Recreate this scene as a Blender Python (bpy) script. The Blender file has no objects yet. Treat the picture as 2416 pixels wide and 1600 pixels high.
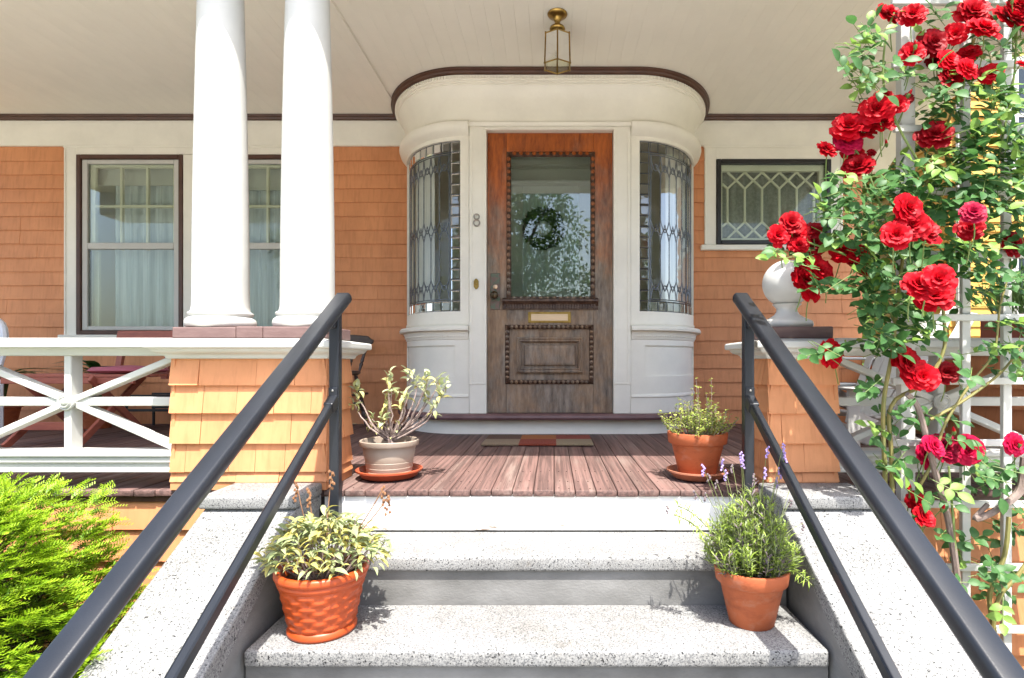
import bpy, bmesh, math, random
import numpy as np
from mathutils import Vector, Matrix, Euler
R = math.radians
random.seed(7)
rng = np.random.default_rng(11)
sc = bpy.context.scene
col = sc.collection

# ------------------------------------------------------------------ camera, world, sun, exposure
EYE = 0.524                      # camera height above the porch floor (z = 0 is the floor of the porch)
cam = bpy.data.cameras.new('camera')
cam.lens = 20.0; cam.sensor_width = 36.0
cam.shift_x = (1208 - 1305) / 2416.0
cam.shift_y = (854 - 800) / 2416.0
cam.clip_start = 0.05; cam.clip_end = 500
co = bpy.data.objects.new('camera', cam); col.objects.link(co)
co.location = (0, 0, EYE); co.rotation_euler = (R(90), 0, 0)
sc.camera = co

SUN = Vector((0.34, -1.0, 2.45)).normalized()      # towards the sun
world = bpy.data.worlds.new('World'); sc.world = world; world.use_nodes = True
wn = world.node_tree.nodes; wl = world.node_tree.links
bg = wn['Background']
sky = wn.new('ShaderNodeTexSky'); sky.sky_type = 'NISHITA'; sky.sun_disc = False
sky.sun_elevation = math.asin(SUN.z); sky.sun_rotation = math.atan2(SUN.x, SUN.y)
sky.air_density = 1.0; sky.dust_density = 3.0; sky.ozone_density = 0.6
wl.new(sky.outputs[0], bg.inputs[0]); bg.inputs[1].default_value = 0.112
sl = bpy.data.lights.new('sun', 'SUN'); sl.energy = 2.8; sl.angle = R(0.53); sl.color = (1.0, 0.965, 0.90)
so = bpy.data.objects.new('sun', sl); col.objects.link(so)
so.rotation_euler = SUN.to_track_quat('Z', 'Y').to_euler(); so.location = (3, -8, 20)
vs = sc.view_settings; vs.view_transform = 'Standard'; vs.look = 'None'; vs.gamma = 1.0
vs.exposure = 2.18; vs.use_curve_mapping = False
sc.cycles.max_bounces = 10; sc.cycles.diffuse_bounces = 6; sc.cycles.transparent_max_bounces = 16
sc.cycles.caustics_reflective = False; sc.cycles.caustics_refractive = False

# ------------------------------------------------------------------ helpers
FPX = 1342.0
def W(px, py, d):                # a point seen at (px, py) of the photograph that stands d metres in front of the camera
    return Vector(((px - 1305) / FPX * d, d, EYE + (854 - py) / FPX * d))
OFF = {}                         # world offset of empties
def empty(name, loc, label=None, cat=None, group=None):
    o = bpy.data.objects.new(name, None); col.objects.link(o)
    o.location = loc; o.empty_display_size = 0.1; OFF[o.name] = Vector(loc)
    tag(o, label, cat, group); return o
def tag(o, label=None, cat=None, group=None, kind=None):
    if label: o['label'] = label
    if cat: o['category'] = cat
    if group: o['group'] = group
    if kind: o['kind'] = kind
    return o
def adopt(o, parent):
    if parent is not None:
        o.parent = parent
        off = OFF.get(parent.name)
        if off is not None: o.matrix_parent_inverse = Matrix.Translation(-off)
def inst(me, name, parent, mw):
    o = bpy.data.objects.new(name, me); col.objects.link(o)
    adopt(o, parent); o.matrix_basis = mw; return o

class MB:
    def __init__(s): s.v = []; s.f = []; s.m = []
    def add(s, vs_, fs, mi=0):
        b = len(s.v); s.v += [tuple(p) for p in vs_]; s.f += [tuple(b + i for i in f) for f in fs]; s.m += [mi] * len(fs); return s
    def box(s, x0, x1, y0, y1, z0, z1, mi=0):
        return s.add([(x0,y0,z0),(x1,y0,z0),(x1,y1,z0),(x0,y1,z0),(x0,y0,z1),(x1,y0,z1),(x1,y1,z1),(x0,y1,z1)],
                     [(0,3,2,1),(4,5,6,7),(0,1,5,4),(1,2,6,5),(2,3,7,6),(3,0,4,7)], mi)
    def obox(s, mw, sx, sy, sz, mi=0):
        b = MB().box(-sx/2, sx/2, -sy/2, sy/2, -sz/2, sz/2)
        return s.add([mw @ Vector(p) for p in b.v], b.f, mi)
    def beam(s, p0, p1, w, h, up=(0,0,1), mi=0):
        p0 = Vector(p0); p1 = Vector(p1); d = (p1 - p0); L = d.length; d.normalize()
        u = Vector(up); x = d.cross(u)
        if x.length < 1e-5: x = d.cross(Vector((1,0,0)))
        x.normalize(); z = x.cross(d)
        m = Matrix((x, d, z)).transposed().to_4x4(); m.translation = (p0 + p1) / 2
        return s.obox(m, w, L, h, mi)
    def tube(s, pts, rad, n=8, mi=0, cap=True):
        pts = [Vector(p) for p in pts]
        if not hasattr(rad, '__len__'): rad = [rad] * len(pts)
        prev = None; rings = []
        for i, p in enumerate(pts):
            t = (pts[min(i+1, len(pts)-1)] - pts[max(i-1, 0)]).normalized()
            if prev is None:
                a = t.cross(Vector((0,0,1)))
                if a.length < 1e-3: a = t.cross(Vector((1,0,0)))
            else: a = prev - t * prev.dot(t)
            a.normalize(); prev = a; b = t.cross(a)
            rings.append([p + (a*math.cos(2*math.pi*k/n) + b*math.sin(2*math.pi*k/n)) * rad[i] for k in range(n)])
        vs_ = [q for r_ in rings for q in r_]; fs = []
        for i in range(len(pts)-1):
            for k in range(n): fs.append((i*n+k, i*n+(k+1)%n, (i+1)*n+(k+1)%n, (i+1)*n+k))
        if cap: fs.append(tuple(range(n-1,-1,-1))); fs.append(tuple((len(pts)-1)*n+k for k in range(n)))
        return s.add(vs_, fs, mi)
    def lathe(s, prof, c=(0,0,0), n=32, mi=0, wob=None):
        vs_ = []; fs = []
        for (r_, z) in prof:
            for k in range(n):
                a = 2*math.pi*k/n; rr = r_ * (wob(a, z) if wob else 1)
                vs_.append((c[0]+rr*math.cos(a), c[1]+rr*math.sin(a), c[2]+z))
        for i in range(len(prof)-1):
            for k in range(n): fs.append((i*n+k, i*n+(k+1)%n, (i+1)*n+(k+1)%n, (i+1)*n+k))
        if prof[0][0] > 1e-5: fs.append(tuple(range(n-1,-1,-1)))
        if prof[-1][0] > 1e-5: fs.append(tuple((len(prof)-1)*n+k for k in range(n)))
        return s.add(vs_, fs, mi)
    def rectring(s, rc, prof, mi=0):      # a moulding profile [(out, z)] swept with mitres round a rectangle
        x0, x1, y0, y1 = rc; vs_ = []; fs = []
        for o, z in prof: vs_ += [(x0-o,y0-o,z),(x1+o,y0-o,z),(x1+o,y1+o,z),(x0-o,y1+o,z)]
        for i in range(len(prof)-1):
            for k in range(4): fs.append((i*4+k, i*4+(k+1)%4, (i+1)*4+(k+1)%4, (i+1)*4+k))
        fs.append((3,2,1,0)); b = (len(prof)-1)*4; fs.append((b,b+1,b+2,b+3))
        return s.add(vs_, fs, mi)
    def prism(s, poly, axis, a0, a1, mi=0):   # polygon extruded along an axis: 'x' (poly in y,z), 'y' (x,z), 'z' (x,y)
        f = {'x': lambda a,p: (a,p[0],p[1]), 'y': lambda a,p: (p[0],a,p[1]), 'z': lambda a,p: (p[0],p[1],a)}[axis]
        n = len(poly)
        return s.add([f(a0,p) for p in poly] + [f(a1,p) for p in poly],
                     [tuple(range(n-1,-1,-1)), tuple(range(n,2*n))] + [(i,(i+1)%n,n+(i+1)%n,n+i) for i in range(n)], mi)
    def grid(s, fn, nu, nv, mi=0):
        vs_ = [fn(i/nu, j/nv) for j in range(nv+1) for i in range(nu+1)]
        fs = [(j*(nu+1)+i, j*(nu+1)+i+1, (j+1)*(nu+1)+i+1, (j+1)*(nu+1)+i) for j in range(nv) for i in range(nu)]
        return s.add(vs_, fs, mi)
    def mesh(s, name, mat, bev=0, seg=1, smooth=False, ang=35, fix=True):
        me = bpy.data.meshes.new(name); me.from_pydata(s.v, [], s.f)
        mats = mat if isinstance(mat, (list, tuple)) else [mat]
        for m in mats: me.materials.append(m)
        if len(mats) > 1: me.polygons.foreach_set('material_index', s.m)
        if fix or bev:
            bm = bmesh.new(); bm.from_mesh(me)
            if fix: bmesh.ops.recalc_face_normals(bm, faces=bm.faces)
            if bev:
                es = [e for e in bm.edges if len(e.link_faces) == 2 and e.calc_face_angle(0) > R(30)]
                bmesh.ops.bevel(bm, geom=es, offset=bev, segments=seg, profile=0.5, affect='EDGES', clamp_overlap=True)
            bm.to_mesh(me); bm.free()
        if smooth:
            me.polygons.foreach_set('use_smooth', [True]*len(me.polygons))
            me.set_sharp_from_angle(angle=R(ang))
        me.update(); return me
    def build(s, name, mat, parent=None, **k):
        o = bpy.data.objects.new(name, s.mesh(name, mat, **k)); col.objects.link(o); adopt(o, parent); return o

# ------------------------------------------------------------------ materials
def nodes(name):
    m = bpy.data.materials.new(name); m.use_nodes = True
    nt = m.node_tree; return m, nt, nt.nodes['Principled BSDF'], nt.nodes.new, nt.links.new
def vec(nt, scale=(1,1,1), rnd=True, rot=(0,0,0)):
    g = nt.nodes.new('ShaderNodeNewGeometry'); mp = nt.nodes.new('ShaderNodeMapping')
    mp.inputs['Scale'].default_value = scale; mp.inputs['Rotation'].default_value = rot
    src = g.outputs['Position']
    if rnd:
        oi = nt.nodes.new('ShaderNodeObjectInfo'); mul = nt.nodes.new('ShaderNodeVectorMath'); mul.operation = 'MULTIPLY_ADD'
        cb = nt.nodes.new('ShaderNodeCombineXYZ')
        for i in range(3): nt.links.new(oi.outputs['Random'], cb.inputs[i])
        nt.links.new(cb.outputs[0], mul.inputs[0]); mul.inputs[1].default_value = (37, 53, 71); nt.links.new(src, mul.inputs[2])
        src = mul.outputs[0]
    nt.links.new(src, mp.inputs['Vector']); return mp.outputs[0]
def noise(nt, v, scale, detail=4, rough=0.55):
    n = nt.nodes.new('ShaderNodeTexNoise'); n.inputs['Scale'].default_value = scale
    n.inputs['Detail'].default_value = detail; n.inputs['Roughness'].default_value = rough
    nt.links.new(v, n.inputs['Vector']); return n.outputs[0]
def ramp(nt, fac, stops):
    r = nt.nodes.new('ShaderNodeValToRGB'); nt.links.new(fac, r.inputs[0])
    els = r.color_ramp.elements
    while len(els) < len(stops): els.new(0.5)
    for e, (p, c) in zip(els, stops): e.position = p; e.color = (*c, 1) if len(c) == 3 else c
    return r.outputs[0]
def mixc(nt, fac, a, b, mode='MIX'):
    m = nt.nodes.new('ShaderNodeMix'); m.data_type = 'RGBA'; m.blend_type = mode
    for sock, val in ((m.inputs[0], fac), (m.inputs[6], a), (m.inputs[7], b)):
        if isinstance(val, (int, float)): sock.default_value = val
        elif isinstance(val, tuple): sock.default_value = (*val, 1)
        else: nt.links.new(val, sock)
    return m.outputs[2]
def hsv(nt, c, rnd_amt):
    oi = nt.nodes.new('ShaderNodeObjectInfo'); mr = nt.nodes.new('ShaderNodeMapRange')
    nt.links.new(oi.outputs['Random'], mr.inputs[0]); mr.inputs[3].default_value = 1-rnd_amt; mr.inputs[4].default_value = 1+rnd_amt
    h = nt.nodes.new('ShaderNodeHueSaturation'); nt.links.new(c, h.inputs['Color']); nt.links.new(mr.outputs[0], h.inputs['Value'])
    return h.outputs[0]
def bump(nt, p, h, strength, dist=0.01):
    b = nt.nodes.new('ShaderNodeBump'); b.inputs['Strength'].default_value = strength; b.inputs['Distance'].default_value = dist
    nt.links.new(h, b.inputs['Height']); nt.links.new(b.outputs[0], p.inputs['Normal'])
def M(name, c1, c2=None, scale=6, stretch=(1,1,1), rough=0.6, bmp=0.0, bscale=60, metallic=0.0, rnd=0.0, lo=0.35, hi=0.65, spec=0.5, coat=0, rot=(0,0,0), bdist=0.004):
    m, nt, p, N, L = nodes(name)
    c2 = c2 or tuple(x*0.88 for x in c1)
    v = vec(nt, stretch, True, rot)
    c = ramp(nt, noise(nt, v, scale, 5), [(lo, c1), (hi, c2)])
    if rnd: c = hsv(nt, c, rnd)
    L(c, p.inputs['Base Color']); p.inputs['Roughness'].default_value = rough; p.inputs['Metallic'].default_value = metallic
    p.inputs['Specular IOR Level'].default_value = spec; p.inputs['Coat Weight'].default_value = coat
    if bmp: bump(nt, p, noise(nt, v, bscale, 5), bmp, bdist)
    return m
def glass(name, tint, refl=0.10, rough=0.0, wav=0.0, mult=1.0):
    m, nt, p, N, L = nodes(name); nt.nodes.remove(p)
    tr = N('ShaderNodeBsdfTransparent'); tr.inputs[0].default_value = (*tint, 1)
    gl = N('ShaderNodeBsdfGlossy'); gl.inputs['Roughness'].default_value = rough
    lw = N('ShaderNodeFresnel'); lw.inputs[0].default_value = 1.5
    ad = N('ShaderNodeMath'); ad.operation = 'MULTIPLY_ADD'; ad.use_clamp = True; ad.inputs[1].default_value = mult; ad.inputs[2].default_value = refl; L(lw.outputs[0], ad.inputs[0])
    if wav:
        b = N('ShaderNodeBump'); b.inputs['Strength'].default_value = wav; b.inputs['Distance'].default_value = 0.004
        L(noise(nt, vec(nt), 9, 2), b.inputs['Height']); L(b.outputs[0], gl.inputs['Normal'])
    mx = N('ShaderNodeMixShader'); L(ad.outputs[0], mx.inputs[0]); L(tr.outputs[0], mx.inputs[1]); L(gl.outputs[0], mx.inputs[2])
    L(mx.outputs[0], nt.nodes['Material Output'].inputs['Surface']); return m
def leafmat(name, c1, c2, rough=0.5, trans=0.35, rnd=0.25, scale=25, spec=0.4):
    m, nt, p, N, L = nodes(name)
    v = vec(nt)
    c = ramp(nt, noise(nt, v, scale, 3), [(0.35, c1), (0.65, c2)])
    if rnd: c = hsv(nt, c, rnd)
    L(c, p.inputs['Base Color']); p.inputs['Roughness'].default_value = rough; p.inputs['Specular IOR Level'].default_value = spec
    t = N('ShaderNodeBsdfTranslucent'); L(c, t.inputs[0])
    mx = N('ShaderNodeMixShader'); mx.inputs[0].default_value = trans
    L(p.outputs[0], mx.inputs[1]); L(t.outputs[0], mx.inputs[2]); L(mx.outputs[0], nt.nodes['Material Output'].inputs['Surface'])
    return m

def granite(name):
    m, nt, p, N, L = nodes(name); v = vec(nt, rnd=False)
    a = ramp(nt, noise(nt, v, 210, 4, 0.7), [(0.30, (0.035,0.036,0.039)), (0.42, (0.135,0.137,0.14)), (0.52, (0.245,0.245,0.24)), (0.7, (0.32,0.315,0.305))])
    b = ramp(nt, noise(nt, v, 75, 2), [(0.58, (1,1,1)), (0.68, (0.62,0.62,0.63))])
    d = ramp(nt, noise(nt, v, 130, 2), [(0.615, (1,1,1)), (0.655, (0.04,0.04,0.044))])
    c = mixc(nt, 1.0, mixc(nt, 0.6, a, b, 'MULTIPLY'), d, 'MULTIPLY')
    g = ramp(nt, noise(nt, v, 3, 6, .7), [(0.30, (0.70,0.68,0.65)), (0.58, (1.03,1.03,1.02))])
    rust = ramp(nt, noise(nt, vec(nt, (1,1,1), False), 6.5, 6, .75), [(0.60, (1,1,1)), (0.74, (0.78,0.70,0.60))])
    L(mixc(nt, 1.0, mixc(nt, 1.0, c, g, 'MULTIPLY'), rust, 'MULTIPLY'), p.inputs['Base Color']); p.inputs['Roughness'].default_value = 0.75
    bump(nt, p, noise(nt, v, 140, 4), 0.35, 0.003); return m
GRAN = granite('grey_granite')

def deckmat(name):
    m, nt, p, N, L = nodes(name)
    v = vec(nt, (1,1,1)); g = vec(nt, (70, 1.6, 70)); w = vec(nt, (6, 1.2, 6))
    base = ramp(nt, noise(nt, w, 1.0, 4), [(0.30, (0.118,0.066,0.055)), (0.7, (0.160,0.092,0.078))])
    gr = noise(nt, g, 1.0, 4, 0.6)
    grain = ramp(nt, gr, [(0.42, (0.45,0.43,0.43)), (0.58, (1.12,1.09,1.09))])
    c = mixc(nt, 0.8, base, grain, 'MULTIPLY')
    wear = noise(nt, vec(nt, (11, 1.3, 11)), 1.0, 6, 0.7)
    oi = N('ShaderNodeObjectInfo'); ad = N('ShaderNodeMath'); ad.operation = 'MULTIPLY_ADD'
    L(oi.outputs['Random'], ad.inputs[0]); ad.inputs[1].default_value = 0.17; L(wear, ad.inputs[2])
    wm = ramp(nt, ad.outputs[0], [(0.62, (0,0,0)), (0.80, (1,1,1))])
    wg = N('ShaderNodeMath'); wg.operation = 'MULTIPLY'; L(wm, wg.inputs[0]); L(ramp(nt, gr, [(0.38, (0.15,)*3), (0.6, (1,1,1))]), wg.inputs[1])
    c = mixc(nt, wg.outputs[0], c, (0.165,0.125,0.105))
    L(hsv(nt, c, 0.13), p.inputs['Base Color']); p.inputs['Roughness'].default_value = 0.7
    bump(nt, p, gr, 0.5, 0.004); return m
DECK = deckmat('weathered_maroon_decking')

def shinglemat(name, c1, c2, rnd=0.025):
    m, nt, p, N, L = nodes(name); g = vec(nt, (45, 45, 3.5))
    c = ramp(nt, noise(nt, vec(nt), 5, 4), [(0.3, c1), (0.7, c2)])
    gr = noise(nt, g, 1.0, 4)
    c = mixc(nt, 0.35, c, ramp(nt, gr, [(0.36, (0.72,0.66,0.6)), (0.5, (1,1,1))]), 'MULTIPLY')
    c = mixc(nt, .8, c, ramp(nt, noise(nt, vec(nt, (2.2,2.2,1.1), False), 1.0, 6, .7), [(0.32, (0.80,0.76,0.72)), (0.58, (1.04,1.04,1.05))]), 'MULTIPLY')
    chip = ramp(nt, noise(nt, vec(nt, (16,16,30)), 1.0, 5, 0.7), [(0.72, (0,0,0)), (0.76, (0.5,0.5,0.5))])
    c = mixc(nt, chip, c, (0.52,0.36,0.22))
    L(hsv(nt, c, rnd), p.inputs['Base Color']); p.inputs['Roughness'].default_value = 0.65; bump(nt, p, gr, 0.35, 0.003); return m
SHING = shinglemat('orange_painted_shingle', (0.64,0.272,0.118), (0.585,0.243,0.101))

def paint(name, c, dirt=0.9, rough=0.45):
    m, nt, p, N, L = nodes(name); v = vec(nt, (1,1,1))
    a = ramp(nt, noise(nt, v, 3, 5, 0.65), [(0.3, tuple(x*dirt for x in c)), (0.62, c)])
    sp = ramp(nt, noise(nt, vec(nt, (1,1,0.5)), 26, 5, 0.7), [(0.70, (0,0,0)), (0.76, (0.55,0.55,0.55))])
    a = mixc(nt, sp, a, tuple(x*0.72 for x in c))
    L(a, p.inputs['Base Color']); p.inputs['Roughness'].default_value = rough; bump(nt, p, noise(nt, v, 45, 4), 0.18, 0.004); return m
WHITE = paint('white_gloss_paint', (0.53,0.525,0.49))
CREAM = paint('cream_trim_paint', (0.82,0.795,0.705))
BCREAM = paint('pale_cream_bay_paint', (0.83,0.795,0.70))
CEIL = paint('cream_ceiling_paint', (0.80,0.765,0.68), 0.95, 0.6)
SASH = paint('yellowed_sash_paint', (0.88,0.83,0.66))
BROWN = M('dark_brown_trim', (0.085,0.036,0.022), (0.06,0.026,0.017), 9, rough=0.45, bmp=0.15)
MAROON = M('faded_maroon_paint', (0.155,0.095,0.086), (0.115,0.066,0.060), 14, (1,1,4), rough=0.6, bmp=0.3, lo=0.3, hi=0.7)
MAROOND = M('maroon_sill_paint', (0.16,0.085,0.085), (0.12,0.06,0.06), 10, rough=0.45, bmp=0.2)
BLACK = M('satin_black_metal', (0.014,0.0165,0.022), (0.010,0.012,0.016), 5, rough=0.36, bmp=0.06, bscale=300, spec=0.42)
FRAMEBLK = M('black_window_frame', (0.012,0.011,0.012), rough=0.4)
BRASS = M('aged_brass', (0.36,0.235,0.07), (0.24,0.15,0.045), 30, rough=0.32, metallic=1.0, bmp=0.1)
PBRASS = M('pale_brushed_brass', (0.60,0.43,0.29), (0.52,0.37,0.25), 10, (1,1,20), rough=0.33, metallic=1.0)
VERDI = M('verdigris_bronze', (0.10,0.13,0.09), (0.16,0.10,0.085), 35, rough=0.5, metallic=0.6, bmp=0.3, lo=0.4, hi=0.6)
NICKEL = M('pewter_metal', (0.40,0.38,0.35), rough=0.35, metallic=1.0)
LEAD = M('lead_came', (0.19,0.21,0.23), (0.12,0.13,0.15), 40, rough=0.42, metallic=0.7)
TERRA = M('terracotta_clay', (0.40,0.095,0.028), (0.33,0.08,0.026), 9, rough=0.72, bmp=0.15, bscale=120, lo=0.3, hi=0.7)
def clay(name, c1, c2):
    m, nt, p, N, L = nodes(name)
    c = ramp(nt, noise(nt, vec(nt), 9, 5), [(0.3, c1), (0.7, c2)])
    lime = ramp(nt, noise(nt, vec(nt, (1,1,1.6)), 13, 6, .7), [(0.54, (0,0,0)), (0.72, (0.35,0.35,0.35))])
    c = mixc(nt, lime, c, (0.42,0.26,0.18))
    dk = ramp(nt, noise(nt, vec(nt, (1,1,2.5)), 7, 5, .7), [(0.33, (0.55,0.5,0.48)), (0.5, (1,1,1))])
    L(mixc(nt, .7, c, dk, 'MULTIPLY'), p.inputs['Base Color']); p.inputs['Roughness'].default_value = .75
    bump(nt, p, noise(nt, vec(nt), 130, 4), .2, .003); return m
TERRA = clay('stained_terracotta', (0.42,0.10,0.030), (0.35,0.085,0.028))
SHEER = None
TERRAP = M('orange_plastic', (0.42,0.062,0.008), (0.37,0.052,0.007), 6, rough=0.42)
SAUCER = M('salmon_plastic_saucer', (0.42,0.085,0.036), (0.37,0.075,0.03), 6, rough=0.4)
TAUPE = M('taupe_plastic', (0.30,0.24,0.19), (0.27,0.215,0.17), 8, rough=0.5)
SOIL = M('potting_soil', (0.035,0.022,0.015), (0.09,0.065,0.045), 60, rough=0.95, bmp=1.0, bscale=90, bdist=0.02)
CONC = M('grey_cement_render', (0.24,0.237,0.228), (0.10,0.098,0.092), 3.5, (1,1,1.8), rough=0.85, bmp=0.35, bscale=70, lo=0.25, hi=0.7)
GRASS = M('lawn_soil', (0.10,0.115,0.045), (0.14,0.11,0.065), 3, rough=0.95, bmp=0.8, bscale=40, bdist=0.03)
PAVE = M('pale_bounce_concrete', (0.64,0.62,0.58), (0.58,0.56,0.52), 4, rough=0.85, bmp=0.2)  # kept very pale to bounce sunlight into the porch
ASPH = M('asphalt', (0.06,0.06,0.06), (0.045,0.045,0.045), 30, rough=0.9, bmp=0.3)
def doormat_wood(name):
    m, nt, p, N, L = nodes(name)
    g = N('ShaderNodeNewGeometry'); sx = N('ShaderNodeSeparateXYZ'); L(g.outputs['Position'], sx.inputs[0])
    grain = noise(nt, vec(nt, (26, 26, 5)), 1.0, 7, 0.72); blot = noise(nt, vec(nt, (5,5,3)), 1.0, 5, 0.7)
    ad = N('ShaderNodeMath'); ad.operation = 'MULTIPLY_ADD'; L(blot, ad.inputs[0]); ad.inputs[1].default_value = 1.5; L(sx.outputs['Z'], ad.inputs[2])
    f = ramp(nt, N('ShaderNodeMapRange').outputs[0], [(0,(0,0,0)),(1,(1,1,1))]) if False else None
    mr = N('ShaderNodeMapRange'); L(ad.outputs[0], mr.inputs[0]); mr.inputs[1].default_value = 1.85; mr.inputs[2].default_value = 2.75
    var = ramp(nt, grain, [(0.3, (0.13,0.026,0.007)), (0.62, (0.42,0.105,0.018))])
    wea = ramp(nt, grain, [(0.34, (0.10,0.078,0.064)), (0.50, (0.21,0.168,0.132)), (0.68, (0.33,0.27,0.215))])
    br = ramp(nt, blot, [(0.40, (0,0,0)), (0.60, (0.85,0.85,0.85))])
    wea = mixc(nt, br, wea, ramp(nt, grain, [(0.3, (0.17,0.10,0.06)), (0.7, (0.38,0.245,0.14))]))
    L(mixc(nt, mr.outputs[0], wea, var), p.inputs['Base Color'])
    rr = N('ShaderNodeMapRange'); L(mr.outputs[0], rr.inputs[0]); rr.inputs[3].default_value = 0.75; rr.inputs[4].default_value = 0.32; L(rr.outputs[0], p.inputs['Roughness'])
    bump(nt, p, grain, 0.5, 0.003); return m
OAK = doormat_wood('weathered_oak_varnish')
DOAK = M('dark_carved_oak', (0.05,0.022,0.013), (0.12,0.07,0.045), 30, (1,1,.5), rough=.5, bmp=.4, lo=.4, hi=.66)
WGLASS = glass('window_glass', (0.92,0.96,0.93), 0.0, 0.0, 0.0, 0.7)
DGLASS = glass('door_glass', (0.84,0.90,0.87), 0.06)
LGLASS = glass('leaded_glass', (0.96,0.965,0.90), 0.03, 0.0, 0.15, 0.30)
BGLASS = glass('bevelled_glass', (0.82,0.82,0.72), 0.12, 0.02, 0.4, 1.0)
LANT = glass('lantern_glass', (0.86,0.88,0.74), 0.22)
CURT = M('sheer_curtain', (0.70,0.73,0.75), (0.52,0.56,0.59), 5, (9,9,0.3), rough=0.9)
ROOM = M('interior_wall', (0.78,0.74,0.64), (0.72,0.68,0.58), 2, rough=0.8)
ROOMD = M('interior_dark', (0.10,0.09,0.08), rough=0.9)
# ------------------------------------------------------------------ ground
YW = 4.83                         # plane of the house wall
GZ = -0.87
g = MB().grid(lambda u, v: (-120+240*u, -120+240*v, GZ + 0.012*math.sin(u*311)*math.cos(v*287)), 60, 60).build('ground', GRASS)
tag(g, kind='structure')
tag(MB().box(-9.0, 8.0, -4.0, 0.60, GZ-0.05, GZ+0.03).build('bounce_forecourt', PAVE, bev=0.006), kind='structure')  # walk widened into an unseen pale forecourt, added to bounce light into the porch
tag(MB().box(-60, 60, -11.5, -5.0, GZ-0.08, GZ+0.016).build('road', ASPH), kind='structure')
tag(MB().box(-60, 60, -5.0, -4.0, GZ-0.08, GZ+0.036).build('pavement', PAVE), kind='structure')

# ------------------------------------------------------------------ porch floor and ceiling, board by board
D0 = 2.322; PITCH = 0.0858
fl = MB().box(-5.4, 2.66, D0+0.03, YW+0.1, -0.16, -0.034).build('porch_floor', ROOMD); tag(fl, kind='structure')
for i in range(-62, 31):
    x = 0.004 + i*PITCH
    if x + PITCH > 2.68: break
    w = PITCH - 0.0030; e = D0 + random.uniform(-0.004, 0.005); dz = random.uniform(-0.0015, 0.0015)
    b = MB().box(x+0.002, x+0.002+w, e, YW-0.002, -0.026+dz, dz)
    b.build('plank', DECK, fl, bev=0.0035, seg=2, smooth=True, ang=50)
nh = MB()
for i in range(-16, 12):
    x = 0.004 + i*PITCH
    if x < -0.9 or x > 0.85: continue
    for yy in (D0+0.03, D0+0.17, D0+0.40):
        for q in (0.022, 0.062): nh.lathe([(0.0026,0.0),(0.0026,0.0022)], (x+q+random.uniform(-.003,.003), yy+random.uniform(-.012,.012), 0), 7)
nh.build('nail_heads', M('rusty_nail', (0.07,0.035,0.03), rough=0.8), fl)['kind'] = 'stuff'

CZ = 2.60
ce = MB().box(-5.6, 2.66, 2.3, YW+0.1, CZ+0.018, CZ+0.05).build('porch_ceiling', CEIL); tag(ce, kind='structure')
for i in range(-63, 31):
    x = 0.03 + i*0.0865
    MB().prism([(x+0.0003, CZ+0.02), (x+0.0002, CZ+0.0009), (x+0.0012, CZ), (x+0.0852, CZ), (x+0.0862, CZ+0.0009), (x+0.0861, CZ+0.02)], 'y', 2.5, YW).build('plank', CEIL, ce)
MB().box(-1.30, -1.268, 2.5, YW-0.02, CZ-0.012, CZ+0.001).build('batten', CEIL, ce, bev=0.004)

# ------------------------------------------------------------------ shingles
def shingle_mesh(name, h, t=0.017, mat=None):
    b = MB().add([(-.5,-t,0),(.5,-t,0),(.5,0.002,0),(-.5,0.002,0),(-.5,-0.004,h+0.012),(.5,-0.004,h+0.012),(.5,0.002,h+0.012),(-.5,0.002,h+0.012)],
                 [(0,3,2,1),(4,5,6,7),(0,1,5,4),(1,2,6,5),(2,3,7,6),(3,0,4,7)])
    return b.mesh(name, mat or SHING)
def courses(parent, x0, x1, zs, place, wmin=0.13, wmax=0.3, me=None, jit=0.0025, gap=0.0016):
    """zs: bottoms of the courses with their height; place(x, z) -> matrix at the middle of a shingle butt"""
    for z, h in zs:
        x = x0 - random.uniform(0, 0.0); first = True
        while x < x1 - 1e-4:
            w = random.uniform(wmin, wmax)
            if first: w *= random.uniform(0.45, 1.0); first = False
            if x1 - (x + w) < wmin*0.6: w = x1 - x
            m = place(x + w/2, z + random.uniform(-jit, jit))
            inst(me, 'shingle', parent, m @ Matrix.Rotation(random.uniform(-.006,.006), 4, 'X') @ Matrix.Diagonal((w - gap, random.uniform(.85,1.2), 1, 1)))
            x += w

# ------------------------------------------------------------------ house
house = empty('house', (0, YW, 0), 'orange shingled house with cream trim and a curved entry bay', 'house')
CH = 0.1172
SHM = shingle_mesh('wall_shingle', CH, 0.015)
front = lambda y: (lambda x, z: Matrix.Translation((x, y, z)))
WIN1 = (-4.03, -3.13, 0.754, 2.277); WIN2 = (-3.005, -2.10, 0.754, 2.277); WIN3 = (1.381, 2.347, 1.516, 2.236)
BCX = -0.023; WF = 0.62; BA = 0.57; BB = 0.71; YF = 4.12
XL = BCX - WF - BA; XR = BCX + WF + BA
wl_ = MB()
for a_, b_, z0, z1 in ((-5.6,-4.03,0,2.62),(-3.13,-3.005,.754,2.277),(-2.10,XL+.02,0,2.62),(-4.03,-2.10,0,.754),(-4.03,-2.10,2.277,2.62)):
    wl_.box(a_, b_, YW+0.002, YW+0.14, z0, z1)
wall_l = wl_.build('wall', SHING, house)
wr_ = MB()
for a_, b_, z0, z1 in ((XR-.02,1.381,0,2.62),(2.347,2.62,0,2.62),(1.381,2.347,0,1.516),(1.381,2.347,2.236,2.62)):
    wr_.box(a_, b_, YW+0.002, YW+0.14, z0, z1)
wr_.box(2.48, 2.62, YW+0.14, 9.5, GZ, 5.2)
wr_.box(2.0, 2.60, YW+0.05, YW+0.14, GZ, 0); wr_.box(-5.6, 2.62, YW+0.3, YW+0.5, 2.75, 5.2)
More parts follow.
